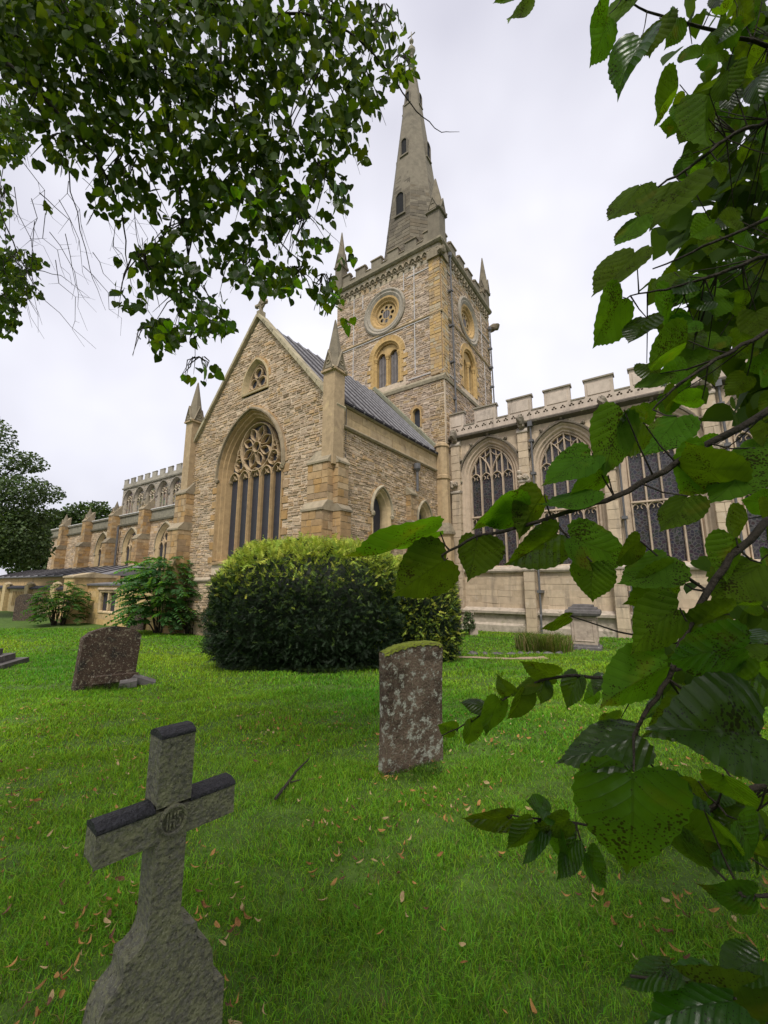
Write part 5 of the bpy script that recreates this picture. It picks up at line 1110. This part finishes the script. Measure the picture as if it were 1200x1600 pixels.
# ------------------------------------------------------------------ lime trees whose branches hang into the view
def leaf_meshes():
    half = [(0, .035), (.09, -.035), (.2, -.075), (.32, -.045), (.42, .04), (.475, .17), (.49, .3), (.465, .44), (.41, .57), (.33, .69), (.24, .79), (.15, .875), (.08, .935), (.03, 1.0)]
    hp = []
    for i in range(len(half) - 1):
        a, b = half[i], half[i + 1]; hp.append(a)
        m = ((a[0] + b[0]) / 2, (a[1] + b[1]) / 2); d = Vector((b[1] - a[1], -(b[0] - a[0]))).normalized()
        if i > 0: hp.append((m[0] - d.x * .012 + .0, m[1] - d.y * .012)); hp[-2] = (hp[-2][0] + d.x * .008, hp[-2][1] + d.y * .008)
    hp.append(half[-1]); ms = []
    for v in range(7):
        q = random.Random(v + 40); asym = q.uniform(-.08, .08); fold = (.25, -.12, .45, .1, -.25, .35, .7)[v]; droop = (.35, .15, .5, .75, .15, -.25, .5)[v]; tw = q.uniform(-.3, .3)
        ring = [(x * (1 + asym), y) for x, y in hp] + [(0, 1.07)] + [(-x * (1 - asym), y) for x, y in hp[::-1]][:-1]
        c = (0, .40); V, UV = [], []
        def bend(x, y):
            z = fold * (abs(x) - .9 * x * x) * 1.0 - droop * (max(0, y - .1) ** 2) * .55 + tw * x * y * .8
            z += .0045 * math.cos((y - abs(x) ** .8 * .75) * 7 * 6.283) * min(1, abs(x) * 6) + .035 * math.sin(x * 7 + v) * math.sin(y * 6 + v * 2)
            return (x, y, z)
        ks = (.22, .45, .68, .86, 1.0); n = len(ring)
        V.append(bend(*c)); UV.append(c)
        for k in ks:
            for (x, y) in ring:
                px, py = c[0] + (x - c[0]) * k, c[1] + (y - c[1]) * k
                V.append(bend(px, py)); UV.append((px, py))
        Fs = [(0, 1 + i, 1 + (i + 1) % n) for i in range(n)]
        for r in range(len(ks) - 1):
            o = 1 + r * n
            for i in range(n): Fs.append((o + i, o + (i + 1) % n, o + n + (i + 1) % n, o + n + i)[::-1])
        me = bpy.data.meshes.new('lime_leaf'); me.from_pydata(V, [], Fs); ul = me.uv_layers.new(name='UVMap')
        for l in me.loops: ul.data[l.index].uv = UV[l.vertex_index]
        me.polygons.foreach_set('use_smooth', [True] * len(me.polygons)); me.materials.append(M['lime']); me.update(); ms.append(me)
    return ms
LM = leaf_meshes()
RTREE = empty('lime_tree', (2.7, .1, 0)); tag(RTREE, 'lime tree on the right, its spotted heart-shaped leaves hanging close before the camera', 'tree')
LTREE = empty('lime_tree', (-4.6, -2.6, 0)); tag(LTREE, 'lime tree overhanging the top left of the view with dense dark leaves', 'tree')
RO, LO = Vector(RTREE.location), Vector(LTREE.location)
def hang(tree, org, polys, name='branch'):
    segs = []
    for pl, r0, r1 in polys:
        P = [Vector(p) for p in pl]; Q = []
        for i in range(len(P) - 1):
            for k in range(4): t = k / 4; Q.append(P[i].lerp(P[i + 1], t) + Vector((R.uniform(-1, 1), R.uniform(-1, 1), R.uniform(-1, 1))) * (P[i + 1] - P[i]).length * .02)
        Q.append(P[-1]); n = len(Q); mb = MB(); mb.tube([tuple(p - org) for p in Q], [r0 + (r1 - r0) * (i / (n - 1)) ** .8 for i in range(n)], 7); mb.build(name, M['bark'], tree, smooth=True)
        segs += Q
    return segs
def A(*l): return [at(*q) for q in l]
hub = Vector((2.3, .5, 2.0))
RB_ = [
 ([hub] + A((1330, 560, .75), (1200, 640, .66), (1110, 692, .64), (1040, 735, .62), (960, 778, .60), (903, 796, .59), (820, 822, .58), (745, 838, .57), (690, 868, .57)), .008, .0016),
 ([hub] + A((1350, 760, .6), (1200, 815, .52), (1140, 870, .50), (1095, 945, .48), (1062, 1005, .47), (1045, 1060, .46), (1005, 1118, .45), (990, 1150, .45)), .0065, .0018),
 ([hub + Vector((0, 0, .6))] + A((1350, 130, 1.05), (1200, 190, .98), (1135, 215, .95), (1080, 262, .93), (1030, 290, .9), (990, 315, .9)), .008, .0013),
 ([hub + Vector((0, 0, .3))] + A((1350, 350, .95), (1200, 398, .88), (1120, 430, .86), (1040, 452, .85), (985, 462, .85)), .008, .0013),
 ([hub + Vector((0, 0, .3))] + A((1350, 300, .85), (1200, 340, .8), (1100, 385, .78), (1020, 420, .78)), .007, .0013),
 ([hub] + A((1350, 980, .8), (1150, 1020, .78), (1000, 1062, .78), (900, 1055, .80), (845, 1062, .82), (790, 1090, .84), (740, 1125, .85), (690, 1150, .86)), .006, .0011),
 ([hub] + A((1350, 1180, .6), (1200, 1222, .56), (1120, 1255, .55), (1080, 1290, .56), (1000, 1300, .58), (900, 1285, .6), (790, 1272, .62)), .006, .0011),
 ([hub] + A((1300, 1390, .5), (1200, 1398, .47), (1160, 1400, .46)), .005, .0012),
 ([hub] + A((1350, 1540, .42), (1200, 1556, .4), (1100, 1538, .4), (985, 1525, .4)), .005, .0012),
 ([hub + Vector((0, 0, .8))] + A((1350, 60, 1.1), (1200, 70, 1.05), (1100, 42, 1.02), (1010, 18, 1.0), (960, -10, 1.0)), .008, .0013),
 ([hub + Vector((0, 0, .2))] + A((1350, 480, .8), (1200, 520, .74), (1120, 560, .72), (1060, 600, .7), (1020, 640, .7)), .007, .0013)]
RP = hang(RTREE, RO, RB_)
tw = MB(); rq = random.Random(77); nleaf = 0
def leaf(bx, by, tx, ty, wpx, d, face=.75, roll=0, dd=0, v=None, pet=True):
    """a leaf with its stalk end seen at (bx,by) and its tip at (tx,ty); face: how squarely it is turned to the view"""
    global nleaf
    b, t = at(bx, by, d), at(tx, ty, d + dd); ax_ = t - b; L_ = ax_.length / 1.02; y = ax_.normalized()
    view = (CAM - b).normalized(); side = y.cross(view).normalized(); nz = side.cross(y).normalized()
    ang = math.acos(max(.15, min(1, face))) * (1 if rq.random() < .5 else -1) + roll
    z = (nz * math.cos(ang) + side * math.sin(ang)).normalized(); x = y.cross(z).normalized(); 
    under = rq.random() < (.82 if (by + ty) / 2 < 940 else .12)      # above eye level one sees the undersides, below it the glossy tops
    if (z.dot(view) > 0) == under: z = -z; x = -x
    wd = wpx / FPX * d / max(.35, face); sx = min(max(wd / .95, L_ * .6), L_ * 1.25)
    o = link('leaf', LM[rq.randrange(7) if v is None else v], RTREE); nleaf += 1
    Mx = Matrix(((x.x * sx, y.x * L_, z.x * L_, b.x - RO.x), (x.y * sx, y.y * L_, z.y * L_, b.y - RO.y), (x.z * sx, y.z * L_, z.z * L_, b.z - RO.z), (0, 0, 0, 1))); o.matrix_local = Mx
    if pet:
        n_ = min(RP, key=lambda p: (p - b).length_squared)
        if (n_ - b).length < .22: tw.tube([tuple(n_ - RO), tuple(n_.lerp(b, .5) + Vector((0, 0, -.005)) - RO), tuple(b - RO)], [.0016, .0012, .0009], 5)
for a in [ # leaves one can tell apart, clockwise from the top
 (952, 22, 918, 106, 46, .98), (1003, 58, 963, 132, 52, .97), (985, -12, 962, 46, 46, 1.0), (1030, 28, 1012, 82, 44, 1.0), (1060, 26, 1046, 70, 34, 1.0), (1062, 132, 1012, 182, 52, .95), (1108, 146, 1086, 246, 58, .92), (1001, 288, 953, 356, 46, .9), (1066, 284, 1020, 366, 76, .9), (1000, 338, 964, 392, 36, .88),
 (994, 394, 928, 470, 52, .84), (972, 464, 920, 542, 66, .84), (1012, 498, 985, 540, 54, .82), (1075, 532, 1000, 566, 60, .78), (820, -10, 795, 46, 22, 1.6), (805, -12, 770, 10, 18, 1.6),
 (688, 832, 545, 886, 34, .57, .45), (700, 872, 614, 926, 92, .57, .95), (745, 838, 738, 906, 92, .57, .9), (872, 832, 800, 888, 64, .57, .85), (890, 838, 984, 880, 70, .55, .9), (925, 878, 922, 940, 86, .54, .9), (925, 765, 845, 800, 30, .58, .4), (820, 800, 742, 800, 62, .585, .8), (850, 772, 800, 835, 52, .58, .7), (800, 778, 735, 822, 30, .6, .5),
 (975, 640, 935, 745, 72, .6, .9), (1005, 660, 940, 700, 66, .62, .85), (1075, 775, 1040, 835, 54, .55, .7), (1045, 868, 972, 925, 72, .5, .85), (1000, 845, 960, 880, 40, .52, .6), (925, 708, 850, 760, 56, .6, .8), (950, 742, 880, 775, 44, .6, .7), (1060, 905, 985, 950, 60, .5, .6),
 (1062, 950, 965, 1010, 78, .47, .9), (1048, 1040, 925, 1090, 78, .46, .85), (1190, 1150, 1035, 1130, 150, .40, .95), (1165, 1010, 1045, 1035, 80, .42, .8), (1000, 1150, 872, 1188, 74, .45, .9), (990, 1205, 985, 1375, 160, .42, .95), (1180, 1398, 1110, 1404, 40, .46, .7), (1200, 1600, 1060, 1530, 110, .39, .9), (1150, 1560, 1010, 1590, 110, .38, .9), (1050, 1510, 970, 1535, 40, .4, .6), (1190, 1500, 1120, 1520, 50, .4, .8),
 (1060, 650, 1010, 720, 60, .66, .8), (1105, 700, 1060, 780, 66, .63, .8), (1130, 760, 1075, 690, 80, .6, .8), (1180, 700, 1120, 800, 90, .58, .85), (1190, 880, 1110, 930, 80, .5, .8), (1150, 840, 1120, 905, 46, .5, .6), (1140, 960, 1060, 990, 60, .47, .7), (1180, 1060, 1100, 1085, 70, .44, .8),
 (780, 1090, 760, 1150, 34, .83), (735, 1122, 738, 1168, 34, .85), (712, 1140, 684, 1130, 26, .86), (800, 1085, 775, 1062, 26, .83), (820, 1075, 800, 1130, 30, .82), (850, 1062, 842, 1100, 28, .82), (870, 1055, 815, 1040, 34, .81), (840, 1065, 800, 1090, 22, .82), (905, 1055, 880, 1105, 34, .8), (760, 1105, 720, 1095, 22, .85),
 (800, 1275, 725, 1288, 30, .62), (835, 1285, 795, 1330, 34, .6), (850, 1290, 815, 1350, 28, .6), (870, 1290, 875, 1360, 40, .6), (900, 1310, 865, 1372, 34, .58), (915, 1330, 940, 1385, 34, .57), (860, 1270, 820, 1255, 34, .6), (890, 1280, 840, 1300, 36, .59), (1060, 1290, 1075, 1365, 60, .5), (1100, 1265, 1150, 1345, 60, .5), (1150, 1280, 1190, 1345, 60, .5), (1130, 1210, 1160, 1265, 60, .5), (1040, 1220, 1010, 1245, 40, .5), (890, 962, 842, 978, 18, .6, .5)]:
    leaf(*a)
# the thick of the crown at the right, and smaller sprays along the lower twigs
def spray(n, x0, x1, y0, y1, d0, d1, s0, s1, tilt):
    for _ in range(n):
        bx, by = rq.uniform(x0, x1), rq.uniform(y0, y1); d = rq.uniform(d0, d1); s = rq.uniform(s0, s1) * FPX / d; a = math.radians(rq.gauss(tilt, 38))
        leaf(bx, by, bx - math.sin(a) * s * .9, by + math.cos(a) * s * .9, s * rq.uniform(.7, .95), d, rq.uniform(.62, 1), dd=rq.uniform(-.03, .03))
spray(30, 1100, 1290, -40, 190, .95, 1.25, .055, .08, 25); spray(34, 1110, 1280, 170, 420, .9, 1.15, .05, .08, 30); spray(30, 1050, 1260, 400, 590, .85, 1.1, .05, .08, 30); spray(12, 1080, 1250, 580, 740, .72, .95, .045, .07, 30); spray(5, 1150, 1260, 740, 900, .6, .8, .05, .07, 25); spray(9, 1080, 1250, 930, 1060, .65, .9, .045, .065, 25); spray(10, 930, 1150, 1040, 1130, .85, 1.1, .035, .055, 20); spray(12, 1000, 1210, 1210, 1300, .55, .75, .03, .05, 10); spray(8, 1000, 1100, 560, 640, .8, 1.0, .045, .07, 35)
spray(8, 1060, 1110, 60, 330, .95, 1.05, .055, .075, 30); spray(26, 1110, 1260, -20, 560, .95, 1.2, .06, .085, 30); spray(12, 1040, 1230, 1080, 1330, .5, .7, .045, .07, 20); spray(6, 1040, 1120, 420, 560, .85, .95, .06, .08, 30)
RPT = []
for (px, py, rx, ry, n_) in ((1190, 40, 95, 110, 110), (1170, 250, 95, 120, 150), (1150, 460, 105, 100, 150), (1195, 610, 60, 70, 60), (1190, 950, 90, 70, 70), (1110, 1040, 120, 40, 70), (1180, 1290, 70, 50, 40), (1080, 350, 50, 60, 30)):
    for _ in range(n_):
        a, b = rq.gauss(0, .5), rq.gauss(0, .5); RPT.append(at(px + a * rx, py + b * ry, rq.uniform(1.15, 1.75)) - RO)
for (px, py, rx, ry, n_) in ((1420, 60, 160, 160, 200), (1430, 400, 160, 200, 260), (1420, 760, 150, 150, 160), (1430, 1080, 150, 160, 160)):
    for _ in range(n_):
        x_ = px + rq.gauss(0, .5) * rx
        if x_ > 1230: RPT.append(at(x_, py + rq.gauss(0, .5) * ry, rq.uniform(.95, 1.7)) - RO)
RPT = np.array([tuple(q) for q in RPT]); n_ = len(RPT); _Y = unit(NR.normal(0, .45, (n_, 3)) + np.array([-.35, 0, -.8])); _x, _y, _z = frames(_Y, NR.normal(0, .55, (n_, 3)) + np.array([0, -.6, .5]))
o = scatter('foliage', HEART, HEARTF, RPT, _x, _y, _z, NR.uniform(.055, .095, n_), np.array([[.05, .10, .011], [.06, .115, .012], [.04, .085, .011]])[NR.integers(0, 3, n_)] * NR.uniform(.7, 1.3, (n_, 1)), M['lime_far'], RTREE, uv=HEART[:, :2]); o['kind'] = 'stuff'
tw.build('leaf_stalks', M['bark'], RTREE)['kind'] = 'stuff'
def trunk(tree, hgt, r, limbs):
    mb = MB(); prof = [(-.3, r * 1.5), (.15, r * 1.25), (.8, r), (hgt * .5, r * .85), (hgt, r * .5)]
    mb.loft((0, 0), prof, 14); mb.build('trunk', M['bark'], tree, smooth=True)
    for pl, a, b in limbs: mb = MB(); n = len(pl); mb.tube(pl, [a + (b - a) * i / (n - 1) for i in range(n)], 8); mb.build('limb', M['bark'], tree, smooth=True)
h_ = hub - RO
trunk(RTREE, 7, .3, [([(0, 0, 1.6), (-.2, .2, 1.9), tuple(h_)], .05, .02), ([(0, 0, 2.2), (-.2, .2, 2.4), tuple(h_ + Vector((0, 0, .8)))], .05, .02), ([(0, 0, 3.2), (-1.4, -1, 5), (-2.5, -1.6, 6)], .12, .03), ([(0, 0, 4), (1.4, .2, 5.5), (3, .3, 6.2)], .12, .03), ([(0, 0, 4), (.4, -1.8, 6), (1, -3.4, 7)], .12, .03)])
# left tree: hanging twigs and leaf masses
LD = 2.9
LB_ = [(A((-160, 30, 2.9), (0, 92, 2.7), (60, 140, 2.75), (150, 245, 2.85), (190, 330, 2.9), (200, 420, 2.95)), .022, .003),
 (A((190, -160, 3.2), (232, 60, 3.05), (262, 200, 3.0), (285, 330, 3.0), (300, 450, 3.0), (305, 560, 3.0)), .018, .002),
 (A((335, -160, 3.1), (345, 100, 3.0), (332, 250, 3.0), (300, 380, 3.0), (270, 520, 3.0)), .014, .002),
 (A((200, -100, 3.2), (300, 0, 3.0), (400, 20, 2.9), (500, 25, 2.85), (560, 60, 2.8), (610, 115, 2.8), (650, 175, 2.8), (690, 206, 2.8), (718, 206, 2.8)), .014, .0012),
 (A((150, -60, 3.2), (300, 100, 3.1), (420, 160, 3.0), (500, 260, 3.0), (540, 320, 3.0)), .014, .002),
 (A((345, 100, 3.0), (400, 260, 3.0), (440, 380, 3.0), (500, 440, 3.0), (525, 480, 3.0)), .01, .0015),
 (A((-120, 250, 3.4), (0, 330, 3.3), (40, 420, 3.3), (70, 470, 3.3), (150, 545, 3.3)), .008, .001),
 (A((90, 180, 2.9), (112, 300, 3.0), (140, 420, 3.0), (165, 485, 3.0)), .006, .001), (A((60, 300, 3.2), (110, 345, 3.2), (120, 380, 3.2)), .004, .001), (A((40, 420, 3.3), (95, 430, 3.3), (140, 465, 3.3)), .004, .001), (A((440, 290, 3.0), (500, 350, 3.0), (535, 385, 3.0)), .004, .001)]
hang(LTREE, LO, LB_)
CL = [(60, 20, 120, 70, 420), (120, 60, 130, 80, 520), (300, 60, 170, 100, 900), (480, 50, 120, 75, 420), (590, 50, 45, 55, 70), (625, 110, 34, 30, 34), (565, 150, 42, 60, 80), (470, 190, 100, 95, 430), (280, 200, 150, 110, 720), (140, 165, 90, 70, 220), (95, 240, 48, 40, 70), (200, 290, 70, 60, 130), (380, 310, 120, 80, 430), (500, 300, 50, 60, 110), (290, 390, 80, 65, 230), (215, 440, 42, 55, 70), (300, 490, 66, 55, 170), (245, 530, 42, 34, 66), (310, 575, 34, 22, 34), (395, 420, 56, 42, 110), (460, 440, 45, 30, 56), (510, 455, 26, 34, 34), (470, 370, 52, 40, 72), (350, 510, 24, 30, 22), (545, 500, 8, 10, 3), (560, 235, 24, 24, 14), (20, 100, 60, 60, 150), (70, 160, 50, 40, 80), (14, 200, 44, 60, 330), (26, 430, 56, 46, 300), (8, 490, 24, 40, 110), (6, 330, 18, 50, 60), (70, 320, 10, 8, 3), (135, 325, 20, 8, 3), (540, 405, 16, 16, 6)]
P, D_ = [], []
for (px, py, rx, ry, n) in CL:
    far = px < 60 and py > 130
    for _ in range(int(n * 1.65)):
        while True:
            a, b, c = R.uniform(-1, 1), R.uniform(-1, 1), R.uniform(-1, 1)
            if a * a + b * b + c * c < 1: break
        gx, gy = (px + a * rx) * .05, (py + b * ry) * .05
        if math.sin(gx + 1.7 * math.sin(gy * .7)) + math.sin(gy * 1.3 + 1.4 * math.sin(gx * .8)) + .7 * math.sin(gx * 2.3 + gy * 1.9) < -.55 and R.random() < (.9 if py > 250 else .6): continue
        dd = (4.6 if far else LD) + c * .5; q = at(px + a * rx, py + b * ry, dd); P.append(q)
P.sort(key=lambda q: (q - CAM).length); NVIS = len(P); FWD = Vector((0, math.cos(PITCH), math.sin(PITCH))); UPV = Vector((0, -math.sin(PITCH), math.cos(PITCH)))
for (px, py, rx, ry, n, dd) in ((-140, -20, 170, 130, 700, 2.9), (-300, 140, 170, 150, 600, 2.9), (-220, 380, 120, 120, 260, 3.4), (80, -190, 240, 110, 800, 3.0), (380, -170, 230, 100, 700, 3.0), (600, -120, 120, 70, 160, 2.9), (-90, 190, 70, 90, 160, 4.6), (-90, 440, 70, 80, 160, 4.6)):
    for _ in range(n): P.append(at(px + R.gauss(0, .5) * rx, py + R.gauss(0, .5) * ry, dd + R.uniform(-.45, .45)))
P = [q for i, q in enumerate(P) if i < NVIS or not (0 < 600 + FPX * q.x / max(.05, (q - CAM).dot(FWD)) < 1200 and 0 < 800 - FPX * (q - CAM).dot(UPV) / max(.05, (q - CAM).dot(FWD)) < 1600)]
tv, tf = HEART, HEARTF
# a leaf of this tree for the nearest ones
lm2 = []
for v in range(4):
    me = bpy.data.meshes.new('small_leaf'); k = (.0, .12, -.1, .2)[v]; me.from_pydata([(x * .95, y, z + k * abs(x) - k * y * y * .8) for x, y, z in HEART.tolist()], [], HEARTF.tolist())
    ul = me.uv_layers.new(name='UVMap')
    for l in me.loops: co = me.vertices[l.vertex_index].co; ul.data[l.index].uv = (co.x, co.y)
    me.materials.append(M['lime']); me.update(); lm2.append(me)
def hang_axes(n):
    Yd = unit(NR.normal(0, .5, (n, 3)) + np.array([0, 0, -.8])); return frames(Yd, NR.normal(0, .6, (n, 3)) + np.array([0, -.5, .5]))
X, Y, Z = hang_axes(len(P)); S = NR.uniform(.042, .074, len(P))
tm_ = MB()
for (px, py, rx, ry, n) in CL:
    if n < 30: continue
    far = px < 60 and py > 170; d0 = 4.6 if far else LD
    for _ in range(9):
        a = at(px + R.uniform(-.3, .3) * rx, py - ry * .8, d0 + R.uniform(-.2, .2)); b = at(px + R.uniform(-1, 1) * rx, py + R.uniform(-.1, 1.05) * ry, d0 + R.uniform(-.4, .4)); m_ = a.lerp(b, .5) + Vector((R.uniform(-.04, .04), 0, R.uniform(.0, .08)))
        tm_.tube([tuple(q - LO) for q in (a, m_, b)], [.005, .0035, .0012], 4)
for _ in range(26):
    x0, y0 = R.uniform(0, 230), R.uniform(250, 420); pts = [at(x0, y0, 3.2)]
    for k in range(5): x0 += R.uniform(-6, 26); y0 += R.uniform(10, 42); pts.append(at(x0, y0, 3.2))
    tm_.tube([tuple(q - LO) for q in pts], [.0028, .0024, .002, .0016, .0012, .0008], 4)
    for k in (1, 2, 3): b = pts[k] + Vector((R.uniform(-.12, .16), 0, R.uniform(-.16, .02))); tm_.tube([tuple(pts[k] - LO), tuple(b - LO)], [.0014, .0007], 4)
tm_.build('twigs', M['bark'], LTREE)['kind'] = 'stuff'
for i in range(300):
    s = S[i]; o = link('leaf', lm2[i % 4], LTREE); q = P[i] - LO; x, y, z = X[i] * s, Y[i] * s, Z[i] * s
    o.matrix_local = Matrix(((x[0], y[0], z[0], q.x), (x[1], y[1], z[1], q.y), (x[2], y[2], z[2], q.z), (0, 0, 0, 1)))
PP = np.array([tuple(q - LO) for q in P[300:]]); n = len(PP); gcol = np.array([[.036, .074, .009], [.048, .094, .011], [.028, .058, .009], [.075, .118, .014]])
o = scatter('foliage', tv, tf, PP, X[300:], Y[300:], Z[300:], S[300:], gcol[NR.integers(0, 4, n)] * NR.uniform(.7, 1.3, (n, 1)), M['lime_far'], LTREE); o['kind'] = 'stuff'
q = at(-160, 30, 2.9) - LO; q2 = at(200, -130, 3.2) - LO
trunk(LTREE, 8, .38, [([(0, 0, 2.6), (.9, 1.4, 3.4), tuple(q)], .08, .022), ([(0, 0, 3.2), (1.6, 2, 4.6), tuple(q2)], .1, .02), ([(0, 0, 3.2), (1.6, 2, 4.6), tuple(at(335, -160, 3.1) - LO)], .08, .014), ([(0, 0, 4), (2, .4, 6), (4, 1, 6.8)], .14, .04), ([(0, 0, 4.5), (-2, -.4, 6), (-3.5, -1, 7)], .14, .04), ([(0, 0, 4.5), (0, -2, 6.5), (.5, -4, 7)], .14, .04)])
# crowns above and behind the camera
def overhead(tree, org, blobs):
    P = []
    for (c, r, n) in blobs:
        d = rnd_dirs(n) * (NR.random(n) ** (1 / 3))[:, None] * np.array(r) + np.array(c)
        f = wob(d, 1.8, 17) > -.35; P.append(d[f])
    P = np.concatenate(P); el = np.degrees(np.arctan2(P[:, 2] - 1.6, np.maximum(P[:, 1], 1e-3))); az_ = np.abs(np.degrees(np.arctan2(P[:, 0], P[:, 1])))
    keep = (P[:, 1] < 0.1) | (el > 66); keep &= np.linalg.norm(P - np.array(CAM), axis=1) > 1.2; P = P[keep]; n = len(P); X, Y, Z = hang_axes(n)
    o = scatter('upper_foliage', LEAF4, LEAF4F, P - np.array(org), X, Y, Z, NR.uniform(.09, .15, n), gcol[NR.integers(0, 4, n)], M['lime_far'], tree); o['kind'] = 'stuff'
overhead(LTREE, LO, [((-3.4, -1.8, 6.4), (3.2, 3.0, 2.0), 3800), ((-5.5, -3, 6.5), (3, 3, 2.4), 2500), ((-2, -4.6, 6.2), (3.0, 2.6, 2), 2600)])
overhead(RTREE, RO, [((2.9, -1.2, 5.2), (2.6, 2.6, 2), 3600), ((4.5, -1, 5.5), (2.4, 2.6, 2.2), 2000), ((1.9, -.7, 3.2), (1.2, 1.0, 1.0), 1800), ((2.0, -1.2, 2.0), (1.1, .8, .9), 1300), ((.7, -1.2, 3.8), (1.3, 1.1, 1.0), 2200), ((-.9, -.7, 4.2), (1.0, .8, .9), 900)])  # last two unseen masses placed to keep sun off near leaves and cross
print('leaves', nleaf, len(P))
